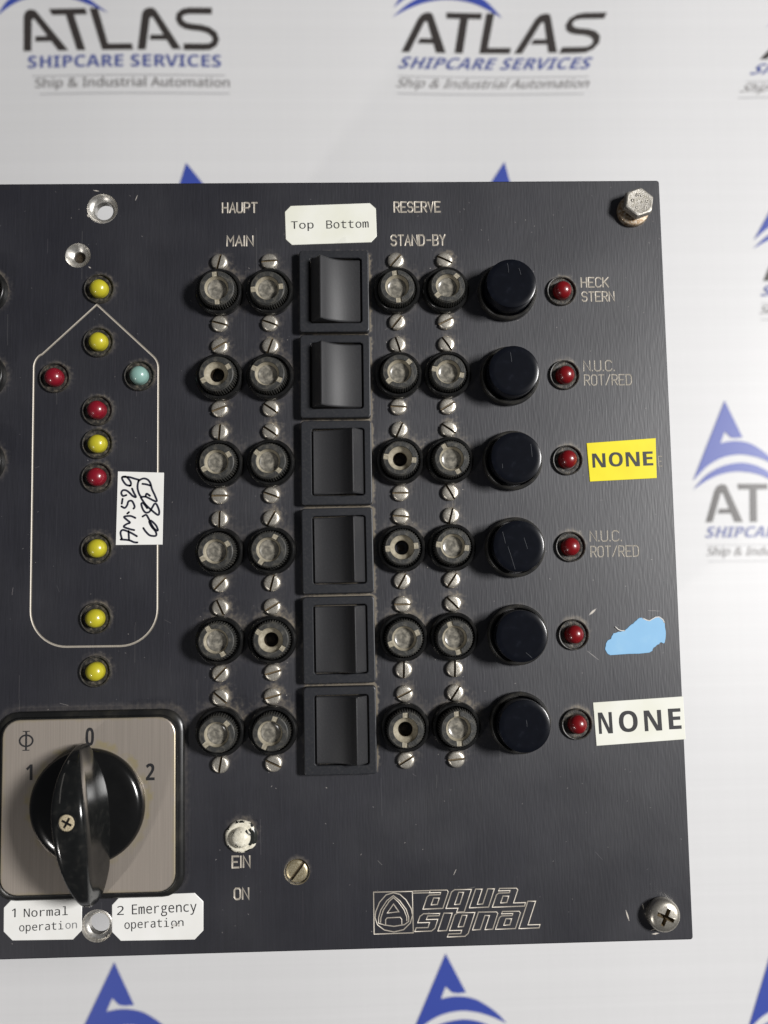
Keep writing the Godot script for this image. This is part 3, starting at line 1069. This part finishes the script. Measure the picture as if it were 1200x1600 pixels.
func rockers(panel: Node) -> void:
	var bz := Mb.new()
	var c := Vector2(0.5, -0.2)
	bz.loft([rrect(22.2, 26.6, 1.1, 0.0), rrect(22.1, 26.5, 1.1, 2.3), rrect(21.9, 26.3, 1.0, 2.65), rrect(21.4, 25.8, 0.9, 2.8), rrect(16.9, 21.5, 1.0, 2.8, c), rrect(16.5, 21.1, 0.9, 2.6, c), rrect(16.4, 21.0, 0.9, -5.0, c)], true, 0.95)
	var bezel_mesh := bz.mesh(M.bezel)
	var pit := Mb.new()
	pit.loft([rrect(16.4, 21.0, 0.9, -3.0, c), rrect(0.1, 0.1, 0.02, -3.0, c)])
	var pit_mesh := pit.mesh(M.bore)
	# across the rocker: a hollow face that climbs to the ridge, and the steep end behind it
	var prof := [Vector2(-7.9, -3.0), Vector2(-7.9, 0.9), Vector2(-7.6, 1.3), Vector2(-6.4, 1.2), Vector2(-4.5, 1.25), Vector2(-2.6, 1.55), Vector2(-0.8, 2.1), Vector2(0.8, 2.9), Vector2(2.2, 3.85), Vector2(3.4, 4.95), Vector2(4.3, 5.95), Vector2(4.55, 6.15), Vector2(4.85, 6.1), Vector2(5.1, 5.75), Vector2(7.5, 2.2), Vector2(7.8, 1.6), Vector2(7.9, -3.0)]
	for up_right in [true, false]:
		var b := Mb.new()
		var loops := []
		for e in [[-10.1, 0.45], [-9.85, 0.12], [-9.5, 0.0], [9.5, 0.0], [9.85, 0.12], [10.1, 0.45]]:
			var l := PackedVector3Array()
			for p in prof:
				l.append(Vector3((p.x if up_right else -p.x) * (1.0 - e[1] * 0.02), p.y - e[1] * 0.8, e[0]))
			loops.append(l)
		b.loft(loops, false, 0.8)
		for e in [0, 5]:
			var pts := PackedVector2Array()
			for p in loops[e]:
				pts.append(Vector2(p.x, p.y))
			var t := Geometry2D.triangulate_polygon(pts)
			for i in range(0, t.size(), 3):
				b.flat(loops[e][t[i]], loops[e][t[i + 1]], loops[e][t[i + 2]], Vector3(0, 0, -1 if e == 0 else 1))
		M["rocker_up_right" if up_right else "rocker_up_left"] = b.mesh(M.rocker)
	for row in ROWS:
		var s := part("rocker_switch", panel, -6.8, ROW0 + PITCH * row + 0.35, rng.randf_range(-0.35, 0.35), "black rocker switch pressed down on its right side" if row < 2 else "black rocker switch pressed down on its left side")
		inst("bezel", bezel_mesh, s)
		inst("well", pit_mesh, s)
		var r := inst("rocker", M.rocker_up_left if row < 2 else M.rocker_up_right, s)
		r.position = Vector3(0.5, 0.9, -0.2) * MM


# ---------------------------------------------------------------- push buttons

func buttons(panel: Node) -> void:
	var collar := Mb.new()
	collar.lathe([[9.4, 0.0], [9.4, 1.9], [9.2, 2.5], [8.8, 2.75], [8.35, 2.5], [8.2, 0.8]], 64)
	var collar_mesh := collar.mesh(M.collar)
	var cap := Mb.new()
	cap.lathe([[7.85, 0.8], [7.8, 8.55], [7.7, 8.85], [7.5, 8.95], [6.0, 8.96], [0.0, 8.97]], 72, Vector3.ZERO, 0.8)
	var cap_mesh := cap.mesh(M.button_top)
	var wear := [[[2.5, -5, 0.6, 2.2], [-1.0, -6.5, 0.3, 3]], [[-1, -6, 0.4, 3.5]], [[4.5, -4, 0.3, 4.0], [-4.5, 2, 0.1, 1.4]], [[-5, -4.5, 0.8, 3.6], [1.5, -2.5, 1.0, 3.4], [-3.5, 0, 2.0, 7.0]], [[1, 5, 1.8, 1.6]], [[0.5, -2, 0.2, 2.0]]]
	for row in ROWS:
		var b := part("push_button", panel, 48.5, [-93.3, -65.9, -38.8, -11.5, 15.6, 42.5][row], rng.randf_range(0, 360))
		inst("collar", collar_mesh, b)
		var c := inst("cap", cap_mesh, b)
		c.rotation = Vector3(deg_to_rad(rng.randf_range(-1, 1)), 0, deg_to_rad(rng.randf_range(-1, 1)))
		b.rotation.y = 0
		var s := Mb.new()
		for l in wear[row]:
			s.ribbon([Vector2(l[0], l[1]), Vector2(l[0] + l[2] * 0.5 + 0.05, l[1] + l[3] * 0.5), Vector2(l[0] + l[2], l[1] + l[3])], 0.08, 9.02)
		obj("scratch", s, M.scratched, b) if M.has("scratched") else obj("scratch", s, mat(Color(0.07, 0.074, 0.084), 0.5), b)


# ---------------------------------------------------------------- signal lamps

const LEFT_LAMPS := [[-81.2, -95.7, 0], [-81.3, -78.4, 0], [-94.8, -67.2, 1], [-68.4, -67.5, 2], [-81.4, -56.6, 1], [-81.3, -46.1, 0], [-81.4, -35.4, 1], [-81.3, -13.3, 0], [-81.4, 8.1, 0], [-81.4, 24.3, 0]]


func lamps(panel: Node) -> void:
	var bezel := Mb.new()
	bezel.lathe([[4.8, 0.0], [4.78, 0.75], [4.62, 0.98], [4.42, 0.92], [4.3, 0.5], [4.2, 0.2], [3.4, 0.28], [3.15, 0.2], [2.9, 0.06]], 44)
	var bezel_mesh := bezel.mesh(M.holder)
	var dome := Mb.new()
	var prof := [[2.9, 0.0], [2.86, 1.3]]
	for i in range(1, 9):
		var t := PI * 0.5 * i / 8.0
		prof.append([2.86 * cos(t), 1.3 + 2.5 * sin(t)])
	dome.lathe(prof, 40, Vector3.ZERO, 0.5)
	var kinds := []
	for k in [M.lamp_yellow, M.lamp_red, M.lamp_teal, M.lamp_red_deep]:
		kinds.append(dome.mesh(k))
	var spots := LEFT_LAMPS.duplicate()
	for row in ROWS:
		spots.append([66.2, ROW0 + PITCH * row + 0.3, 3])
	for s in spots:
		var l := part("indicator_lamp", panel, s[0], s[1], rng.randf_range(0, 360), ["yellow indicator lamp", "red indicator lamp", "pale green indicator lamp", "dark red indicator lamp"][s[2]])
		inst("bezel", bezel_mesh, l)
		var d := inst("dome", kinds[s[2]], l)
		d.rotation = Vector3(deg_to_rad(rng.randf_range(-3, 3)), 0, deg_to_rad(rng.randf_range(-3, 3)))
		d.position = Vector3(rng.randf_range(-0.15, 0.15), 0, rng.randf_range(-0.15, 0.15)) * MM


# ---------------------------------------------------------------- screws and bolts of the plate

func hardware(panel: Node) -> void:
	# hexagon bolt on a rusty washer, upper right
	var bolt := part("hexagon_bolt", panel, 90.3, -119.9, 0, "grey hexagon bolt on a rusty washer")
	var w := Mb.new()
	w.lathe([[2.8, 0.0], [5.1, 0.0], [5.15, 0.4], [5.1, 1.5], [4.8, 1.8], [2.6, 1.85]], 48)
	obj("washer", w, M.rust, bolt)
	var h := Mb.new()
	var loops := []
	for p in [[2.5, 1.5, 1.0], [2.5, 2.2, 1.0], [4.8, 2.2, 0.0], [5.1, 2.4, 0.0], [5.1, 4.1, 0.0], [4.9, 4.65, 0.5], [4.45, 4.85, 1.0], [4.05, 4.8, 1.0], [0.0, 4.8, 1.0]]:
		var l := PackedVector3Array()
		for i in 48:
			var t := TAU * i / 48
			var local := fposmod(t, PI / 3.0) - PI / 6.0
			var hexr: float = p[0] * cos(PI / 6.0) / cos(local)
			l.append(Vector3(cos(t), 0, sin(t)) * lerpf(hexr, minf(hexr, p[0] * 0.93), p[2]) + Vector3(0, p[1], 0))
		loops.append(l)
	h.loft(loops, true, 0.85)
	var head := obj("head", h, M.bolt, bolt)
	var marks := Mb.new()
	for p in [[-2.2, -0.4], [-0.9, 2.0], [2.4, -0.2], [1.9, 1.9]]:
		marks.lathe([[0.62, 4.78], [0.55, 5.0], [0.3, 5.0], [0.24, 4.82]], 14, Vector3(p[0], 0, p[1]))
	for l in [[[-1.0, -1.6], [-0.85, -2.7], [-0.2, -2.0], [0.4, -2.8], [0.6, -1.7]], [[0.5, 0.6], [0.7, -0.4]]]:
		for i in l.size() - 1:
			var a := Vector2(l[i][0], l[i][1])
			var e := Vector2(l[i + 1][0], l[i + 1][1])
			var s := (e - a).orthogonal().normalized() * 0.15
			marks.prism(PackedVector2Array([a + s, e + s, e - s, a - s]), 4.75, 5.0)
	obj("stamped_mark", marks, M.bolt, bolt)
	head.rotation_degrees = Vector3(-2.0, 20.0, -3.0)
	bolt.get_child(2).rotation_degrees = Vector3(-2.0, 0.0, -3.0)
	for o in [head, bolt.get_child(2)]:  # the shank sits off the middle of its washer
		o.position = Vector3(0.8, 0, -1.2) * MM
	# cross-slotted pan head, lower right
	var pan := part("cross_head_screw", panel, 90.2, 100.6, -25, "domed cross-slotted screw")
	var b := Mb.new()
	var ring := func(r: float, y: float) -> PackedVector3Array:
		var l := PackedVector3Array()
		for i in 96:
			l.append(Vector3(cos(TAU * i / 96) * r, y, sin(TAU * i / 96) * r))
		return l
	b.loft([ring.call(4.7, 0.0), ring.call(4.9, 0.3), ring.call(4.9, 2.2), ring.call(4.7, 2.9), ring.call(4.25, 3.4), ring.call(3.6, 3.75), ring.call(3.0, 3.92), cross_loop(2.7, 0.6, 1.0, 4.0)], true, 0.6)
	obj("head", b, M.dull_steel, pan)
	var rec := Mb.new()
	rec.loft([cross_loop(2.7, 0.6, 1.0, 4.0), cross_loop(2.7, 0.6, 0.8, 2.6), cross_loop(2.7, 0.6, 0.4, 1.9), cross_loop(2.7, 0.6, 0.01, 1.8)], true, 0.5)
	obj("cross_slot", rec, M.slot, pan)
	# a lamp under chipped cream paint, above EIN
	var stud := part("painted_lamp", panel, -37.2, 74.7, 0, "lamp daubed with chipped cream paint")
	var noise := FastNoiseLite.new()
	noise.seed = 6
	noise.frequency = 0.22
	noise.fractal_octaves = 4
	var cream := Mb.new()
	var dark := Mb.new()
	var grid := []
	for p in [[4.9, 0.0], [4.8, 0.5], [4.55, 0.9], [4.25, 1.1], [3.9, 1.2], [3.5, 1.15], [3.1, 1.2], [2.95, 1.8], [2.8, 2.4], [2.5, 2.9], [2.0, 3.3], [1.3, 3.6], [0.6, 3.7], [0.0, 3.72]]:
		var l := PackedVector3Array()
		for i in 72:
			var t := TAU * i / 72
			var q := Vector3(cos(t) * p[0], p[1], sin(t) * p[0])
			l.append(q * (1.0 + 0.05 * noise.get_noise_3dv(q * 1.4)))
		grid.append(l)
	var all_ := Mb.new()
	all_.loft(grid, true, 0.4)
	for i in range(0, all_.v.size(), 3):
		var m := (all_.v[i] + all_.v[i + 1] + all_.v[i + 2]) / 3.0
		var rr := Vector2(m.x, m.z).length()
		var chipped := noise.get_noise_3dv(m * 1.5 + Vector3(9, 0, 4)) + (0.2 if rr > 4.3 else -0.1) + (0.45 if m.x > 2.3 and rr > 3.0 and m.z < 2.0 else 0.0) > 0.3
		var into := dark if chipped else cream
		into.v.append_array([all_.v[i], all_.v[i + 1], all_.v[i + 2]])
		into.n.append_array([all_.n[i], all_.n[i + 1], all_.n[i + 2]])
	obj("cream_paint", cream, M.paint, stud)
	obj("chipped_patch", dark, M.chip, stud)
	# sunk slotted screw
	var sunk := part("sunk_screw", panel, -20.5, 85.6, 52, "brassy slotted screw sunk in the plate", TOP - 1.55)
	var sh := slotted(3.35, 1.3, 0.95, 0.9)
	obj("head", sh[0], M.brass, sunk)
	obj("slot", sh[1], M.slot, sunk)


# ---------------------------------------------------------------- rotary switch

func rotary(panel: Node) -> void:
	var cx := -82.4
	var cz := 63.8
	var r := part("rotary_switch", panel, cx, cz, 0, "rotary switch with a steel face and a black grip")
	var f := Mb.new()
	f.loft([rrect(56.4, 55.6, 6.5, 0.0), rrect(56.4, 55.6, 6.5, 0.9), rrect(55.4, 54.6, 6.2, 1.5), rrect(53.4, 52.6, 5.8, 1.7), rrect(53.0, 52.2, 5.6, 2.4), rrect(52.4, 51.8, 5.4, 2.7), rrect(51.6, 51.2, 5.2, 2.6), rrect(1, 1, 0.4, 2.4)], true, 0.75)
	obj("frame", f, M.frame, r)
	var p := Mb.new()
	p.loft([rrect(51.8, 51.4, 5.2, 2.2), rrect(51.6, 51.2, 5.1, 2.9), rrect(51.1, 50.7, 4.9, 3.05), rrect(30, 30, 3.0, 3.05), rrect(1, 1, 0.4, 3.05)], true, 0.985)
	for v in p.v:
		p.uv.append(Vector2(v.x / 52.0 + 0.5, v.z / 52.0 + 0.5))
	var steel := mat(Color.WHITE, 0.4, 0.65)
	var line := FastNoiseLite.new()
	line.seed = 9
	line.frequency = 0.25
	line.fractal_octaves = 3
	var im := line.get_image(512, 6, false, false, true)
	im.resize(512, 512, Image.INTERPOLATE_CUBIC)
	var ramp := Image.create(512, 512, false, Image.FORMAT_RGB8)
	var grime := FastNoiseLite.new()
	grime.seed = 4
	grime.frequency = 0.02
	grime.fractal_octaves = 4
	for y in 512:
		for x in 512:
			var base := Color(0.49, 0.43, 0.372) * (0.90 + 0.2 * im.get_pixel(x, y).r)
			# the yellowed rim where hands and dust reach round the knob, and along the edges
			var d := Vector2(x - 256, y - 256).length() / 512.0 * 52.0
			var n := grime.get_noise_2d(x, y)
			var a := clampf(1.0 - absf(d - 17.6 - n) / (1.5 + n), 0.0, 1.0) * (0.5 + n) * (1.0 if y < 300 else 0.5)
			var edge := minf(minf(x, 511 - x), minf(y, 511 - y)) / 512.0 * 52.0
			a = maxf(a, clampf(1.0 - edge / (1.2 + n), 0.0, 1.0) * 0.6)
			base = base.lerp(Color(0.50, 0.42, 0.24), clampf(a, 0.0, 0.8))
			base.a = 1.0
			ramp.set_pixel(x, y, base.linear_to_srgb())
	steel.albedo_texture = ImageTexture.create_from_image(ramp)
	steel.anisotropy_enabled = true
	steel.anisotropy = 0.5
	obj("steel_face", p, steel, r)
	# printed marks: the stroke letters are in the plate's coordinates
	var marks := Mb.new()
	for t in [["1", -101.0, 51.3, -99.1, 55.9], ["0", -83.4, 40.8, -80.9, 46.2], ["2", -65.3, 51.8, -62.7, 56.8]]:
		type_on(marks, t[0], "Droid Sans", 700, Vector2(t[1] - cx, t[2] - cz), Vector2(t[3] - t[1], 0), Vector2(0, t[4] - t[2]), 3.12)
	var o := Vector2(-101.1 - cx, 44.3 - cz)
	var oval := []
	for i in 28:
		oval.append(o + Vector2(cos(TAU * i / 28) * 1.95, sin(TAU * i / 28) * 1.65))
	marks.ribbon(oval, 0.5, 3.12, true)
	marks.poly(PackedVector2Array([o + Vector2(-0.26, -2.7), o + Vector2(0.26, -2.7), o + Vector2(0.26, 2.7), o + Vector2(-0.26, 2.7)]), 3.13)
	for s in [-1.0, 1.0]:
		marks.poly(PackedVector2Array([o + Vector2(-1.0, s * 2.8 - 0.12), o + Vector2(1.0, s * 2.8 - 0.12), o + Vector2(1.0, s * 2.8 + 0.12), o + Vector2(-1.0, s * 2.8 + 0.12)]), 3.14)
	obj("printed_mark", marks, M.print_black, r)
	var k := Mb.new()
	k.lathe([[16.9, 3.0], [17.1, 3.6], [17.0, 4.6], [16.4, 5.7], [15.2, 6.5], [13.0, 7.0], [0.0, 7.3]], 80, Vector3.ZERO, 0.7)
	obj("knob_disc", k, M.knob, r)
	# the grip: a boat-shaped bar, high in the middle and low at both ends, its top a narrow flat
	var g := Mb.new()
	var loops := []
	var steps := 44
	for i in steps + 1:
		var s := -1.0 + 2.0 * i / steps
		var u := 1.0 - s * s
		var z := s * (18.6 if s < 0.0 else 27.6)
		var low_end := 7.0 if s < 0.0 else 9.0
		var top := low_end + (23.0 - low_end) * pow(u, 0.62)
		var half_top := 0.5 + 4.2 * pow(u, 0.8)
		var half_base := 1.2 + 6.2 * pow(u, 0.75)
		var low := lerpf(4.5, 6.4, clampf((18.0 - absf(z)) / 4.0, 0.0, 1.0))
		var l := PackedVector3Array()
		for q in [[-1.0, 0.0], [-0.97, 0.12], [-0.90, 0.40], [-0.86, 0.70], [-0.90, 0.92], [-0.78, 0.985], [-0.5, 1.0], [0.0, 0.985], [0.5, 1.0], [0.78, 0.985], [0.90, 0.92], [0.86, 0.70], [0.90, 0.40], [0.97, 0.12], [1.0, 0.0]]:
			var half := lerpf(half_base, half_top * 1.12, smoothstep(0.0, 1.0, q[1]))
			l.append(Vector3(q[0] * half, lerpf(low, top, q[1]), z))
		loops.append(l)
	g.loft(loops, false, 0.55)
	for e in [0, steps]:
		var l: PackedVector3Array = loops[e]
		for i in range(1, l.size() - 1):
			g.flat(l[0], l[i], l[i + 1], Vector3(0, 0, -1 if e == 0 else 1))
	var grip := obj("grip", g, M.handle, r)
	grip.rotation_degrees.y = 5.0
	var line_mark := Mb.new()
	line_mark.ribbon([Vector2(-0.9, -15.5), Vector2(-1.4, -12), Vector2(-1.7, -9), Vector2(-1.8, -5.5)], 0.35, 0.0)
	for i in line_mark.v.size():
		var q := line_mark.v[i]
		var u := 1.0 - pow(q.z / 18.6, 2.0)
		line_mark.v[i].y = 7.0 + 16.0 * pow(u, 0.62) + 0.1
	obj("pointer_line", line_mark, M.print_grey, r).rotation_degrees.y = 5.0
	var rim := Mb.new()
	rim.lathe([[2.75, 22.95], [2.5, 23.2], [2.3, 23.1]], 36)
	obj("screw_well", rim, M.handle, r)
	var sc := Mb.new()
	var rings := []
	for q in [[2.3, 22.6], [2.3, 22.85], [2.0, 23.05]]:
		var l := PackedVector3Array()
		for i in 96:
			l.append(Vector3(cos(TAU * i / 96) * q[0], q[1], sin(TAU * i / 96) * q[0]))
		rings.append(l)
	rings.append(cross_loop(1.55, 0.34, 1.0, 23.1))
	sc.loft(rings, true, 0.6)
	obj("screw", sc, M.grime, r).rotation_degrees.y = -28
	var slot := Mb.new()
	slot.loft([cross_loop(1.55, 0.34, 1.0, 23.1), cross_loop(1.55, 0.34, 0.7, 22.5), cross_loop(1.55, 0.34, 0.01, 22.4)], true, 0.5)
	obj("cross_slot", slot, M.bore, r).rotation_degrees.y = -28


# The outline of a cross-shaped recess: arms of the given reach and half width.
func cross_loop(reach: float, half: float, scale_: float, y: float) -> PackedVector3Array:
	var l := PackedVector3Array()
	for i in 96:
		var t := TAU * i / 96
		var local := fposmod(t + PI / 4.0, PI / 2.0) - PI / 4.0
		var r := reach / cos(local)
		if absf(tan(local)) * reach > half:
			r = half / absf(sin(local))
		l.append(Vector3(cos(t) * r * scale_, y, sin(t) * r * scale_))
	return l


# ---------------------------------------------------------------- stuck-on labels

func centre(pts: Array) -> Vector2:
	var c := Vector2.ZERO
	for p in pts:
		c += p
	return c / pts.size()


func tape(called: String, label: String, pts: Array, m: Material, thick := 0.22) -> Node3D:
	var c := centre(pts)
	var o := thing(called, label, "label", Vector3(c.x, TOP, c.y))
	var b := Mb.new()
	var l0 := PackedVector3Array()
	var l1 := PackedVector3Array()
	var l2 := PackedVector3Array()
	var inner := PackedVector2Array()
	for p in pts:
		var q: Vector2 = p - c
		var e := q - q.normalized() * 0.12
		l0.append(Vector3(q.x, 0.02, q.y))
		l1.append(Vector3(q.x, thick - 0.08, q.y))
		l2.append(Vector3(e.x, thick, e.y))
		inner.append(e)
	b.loft([l0, l1, l2], true, 0.9)
	b.poly(inner, thick)
	obj("tape", b, m, o)
	o.set_meta("c", c)
	return o


func words(o: Node3D, text: String, family: String, weight: int, x0: float, z0: float, x1: float, z1: float, m: Material, lean := 0.0, y := 0.27) -> void:
	var c: Vector2 = o.get_meta("c")
	var b := Mb.new()
	var r := Vector2(x1 - x0, (x1 - x0) * lean)
	type_on(b, text, family, weight, Vector2(x0, z0) - c, r, Vector2(-(z1 - z0) * lean, z1 - z0), y)
	obj("lettering", b, m, o)


func chamfered(a: Vector2, b: Vector2, c: Vector2, d: Vector2, cut: float) -> Array:
	var out := []
	var p := [a, b, c, d]
	for i in 4:
		var here: Vector2 = p[i]
		out.append(here + (p[(i + 3) % 4] - here).normalized() * cut)
		out.append(here + (p[(i + 1) % 4] - here).normalized() * cut)
	return out


func stickers() -> void:
	var mono := "Droid Sans Mono"
	var t := tape("tape_label", "white label with clipped corners reading Top Bottom above the switches", chamfered(Vector2(-22.4, -122.5), Vector2(6.9, -123.4), Vector2(7.1, -110.4), Vector2(-22.1, -109.6), 1.9), M.tape_cream)
	words(t, "Top", mono, 400, -20.4, -117.4, -13.2, -114.1, M.print_black, -0.02)
	words(t, "Bottom", mono, 400, -9.1, -117.6, 4.5, -114.9, M.print_black, -0.02)
	t = tape("tape_label", "white label with clipped corners reading 1 Normal operation below the rotary switch", chamfered(Vector2(-108.1, 91.1), Vector2(-84.9, 90.9), Vector2(-84.9, 103.5), Vector2(-108.0, 103.2), 2.6), M.tape)
	words(t, "1", mono, 700, -105.6, 94.0, -104.5, 96.5, M.print_black)
	words(t, "Normal", mono, 700, -102.1, 94.0, -89.1, 96.6, M.print_black, -0.02)
	words(t, "operati", mono, 700, -103.4, 98.2, -90.4, 101.4, M.print_black, -0.02)
	words(t, "on", mono, 400, -89.7, 98.6, -86.3, 100.3, M.print_faded, -0.02)
	t = tape("tape_label", "white label with clipped corners reading 2 Emergency operation right of the lower hole", chamfered(Vector2(-76.0, 91.2), Vector2(-48.7, 90.9), Vector2(-48.7, 104.5), Vector2(-75.9, 104.2), 2.6), M.tape)
	words(t, "2", mono, 700, -74.4, 94.1, -72.4, 96.7, M.print_black)
	words(t, "Emergency", mono, 700, -70.0, 93.8, -50.7, 97.6, M.print_black, -0.02)
	words(t, "operati", mono, 700, -72.2, 98.2, -59.0, 101.6, M.print_black, -0.02)
	words(t, "on", mono, 700, -58.3, 98.8, -54.6, 100.5, M.print_black, -0.02)
	var nick := Mb.new()  # a tear through the last letters
	var nc: Vector2 = t.get_meta("c")
	nick.ribbon([Vector2(-58.0, 100.9) - nc, Vector2(-57.2, 99.9) - nc, Vector2(-56.6, 100.2) - nc], 0.7, 0.285)
	nick.ribbon([Vector2(-56.3, 99.6) - nc, Vector2(-55.9, 100.4) - nc], 0.4, 0.285)
	obj("torn_spot", nick, M.torn, t)
	t = tape("tape_label", "yellow label reading NONE", [Vector2(72.5, -44.2), Vector2(94.7, -45.5), Vector2(94.5, -32.7), Vector2(73.1, -31.9)], M.tape_yellow)
	for p in [["N", 74.1, -40.8, 78.3, -36.3], ["O", 79.4, -41.1, 83.8, -36.5], ["N", 84.8, -41.1, 89.2, -36.5], ["E", 90.3, -41.2, 93.5, -36.7]]:
		words(t, p[0], "Droid Sans", 600, p[1], p[2], p[3], p[4], M.print_black, -0.02)
	t = tape("tape_label", "white label reading NONE at the right edge of the panel", [Vector2(71.5, 37.0), Vector2(99.8, 35.7), Vector2(100.0, 48.8), Vector2(72.1, 50.2)], M.tape_cream)
	for p in [["N", 72.9, 40.1, 77.2, 46.6], ["O", 79.3, 39.8, 85.1, 46.3], ["N", 87.2, 39.8, 92.6, 46.1], ["E", 94.8, 39.4, 98.7, 45.7]]:
		words(t, p[0], "Droid Sans", 600, p[1], p[2], p[3], p[4], M.print_black, -0.03)
	# handwriting: points measured on the tape, 12 to the unit
	t = tape("tape_label", "white tape with handwriting in black marker across the engraved outline", [Vector2(-75.1, -37.3), Vector2(-60.8, -36.7), Vector2(-61.2, -14.2), Vector2(-75.6, -14.3)], M.tape)
	var c: Vector2 = t.get_meta("c")
	var ink := Mb.new()
	var a := Vector2(-75.35, -37.2) - c
	var k := Vector2(14.4 / 870.0, 22.8 / 1360.0)
	for line in [[230, 1355, 380, 1370, 480, 1410, 540, 1415], [250, 1340, 225, 1230, 260, 1180, 330, 1195, 430, 1240, 530, 1300], [375, 1200, 380, 1300, 385, 1370], [480, 1185, 400, 1165, 285, 1120, 340, 1070, 400, 1045, 340, 990, 290, 935, 380, 920, 440, 930, 500, 960], [350, 875, 380, 850],
			[260, 600, 245, 690], [240, 740, 300, 770, 345, 720, 370, 650, 430, 640, 470, 700, 485, 755, 465, 785], [330, 530, 265, 545, 235, 490, 265, 440, 330, 445, 390, 490, 450, 550, 510, 570, 470, 490, 435, 410], [410, 355, 330, 340, 265, 260, 250, 195, 330, 190, 400, 270, 415, 330, 385, 360], [260, 190, 380, 195, 480, 225, 570, 250],
			[560, 260, 540, 340, 545, 440, 600, 560, 700, 570, 890, 660, 870, 560, 810, 430, 780, 320, 730, 250, 660, 225, 600, 240, 560, 270], [630, 325, 700, 335, 780, 360], [690, 560, 710, 510, 770, 550], [600, 580, 680, 700, 780, 800, 920, 910, 945, 840, 900, 720, 860, 700, 820, 760, 760, 850, 690, 860, 640, 800, 610, 700, 650, 690, 720, 780],
			[635, 935, 700, 905, 740, 960, 800, 1080, 860, 1170, 920, 1200, 890, 1110, 800, 1020, 760, 1030, 800, 1120, 880, 1220, 890, 1290, 830, 1300, 760, 1280, 690, 1210, 650, 1150]]:
		var l := []
		for p in pairs(line):
			l.append(a + (p - Vector2(150, 90)) * k)
		ink.ribbon(smooth_line(l), 0.62, 0.27)
	obj("handwriting", ink, M.ink, t)
	# what is left of a blue label
	var torn := []
	for p in pairs([245, 600, 255, 545, 275, 505, 310, 490, 330, 450, 350, 425, 400, 410, 470, 400, 500, 375, 545, 335, 580, 310, 620, 275, 655, 262, 690, 272, 740, 300, 765, 285, 800, 265, 850, 255, 890, 270, 918, 310, 925, 400, 920, 500, 905, 545, 870, 535, 830, 560, 785, 590, 770, 625, 735, 645, 620, 655, 500, 655, 300, 665, 265, 640]):
		var q := Vector2(75.9 + (p.x - 245) / 680.0 * 19.3, 11.0 + (p.y - 255) / 410.0 * 11.6)
		if torn.size() and q.y < 22.0:  # ragged between the measured points
			var last: Vector2 = torn[-1]
			for f in [0.3, 0.65]:
				torn.append(last.lerp(q, f) + Vector2(rng.randf_range(-0.14, 0.14), rng.randf_range(-0.16, 0.16)))
		torn.append(q)
	t = tape("torn_label", "torn remnant of a light blue label beside the fifth red lamp", torn, M.tape_blue, 0.16)
	c = t.get_meta("c")
	var curl := Mb.new()
	var edge := []
	for p in pairs([370, 355, 400, 385, 430, 398, 470, 400]):
		edge.append(Vector2(75.9 + (p.x - 245) / 680.0 * 19.3, 11.0 + (p.y - 255) / 410.0 * 11.6) - c)
	curl.ribbon(edge, 0.28, 0.3)
	edge = []
	for p in pairs([680, 268, 720, 288, 750, 296, 780, 280, 820, 258, 860, 256, 900, 285, 916, 320]):
		edge.append(Vector2(75.9 + (p.x - 245) / 680.0 * 19.3, 11.0 + (p.y - 255) / 410.0 * 11.6) - c)
	curl.ribbon(edge, 0.3, 0.2)
	obj("white_paper_edge", curl, M.torn, t)
	for o in get_children():
		if o.has_meta("c"):
			o.remove_meta("c")
	remove_meta("plate")


func smooth_line(l: Array) -> Array:
	var out := []
	for i in l.size() - 1:
		var p0: Vector2 = l[maxi(i - 1, 0)]
		var p3: Vector2 = l[mini(i + 2, l.size() - 1)]
		for s in 5:
			out.append((l[i] as Vector2).cubic_interpolate(l[i + 1], p0, p3, s / 5.0))
	out.append(l[-1])
	return out
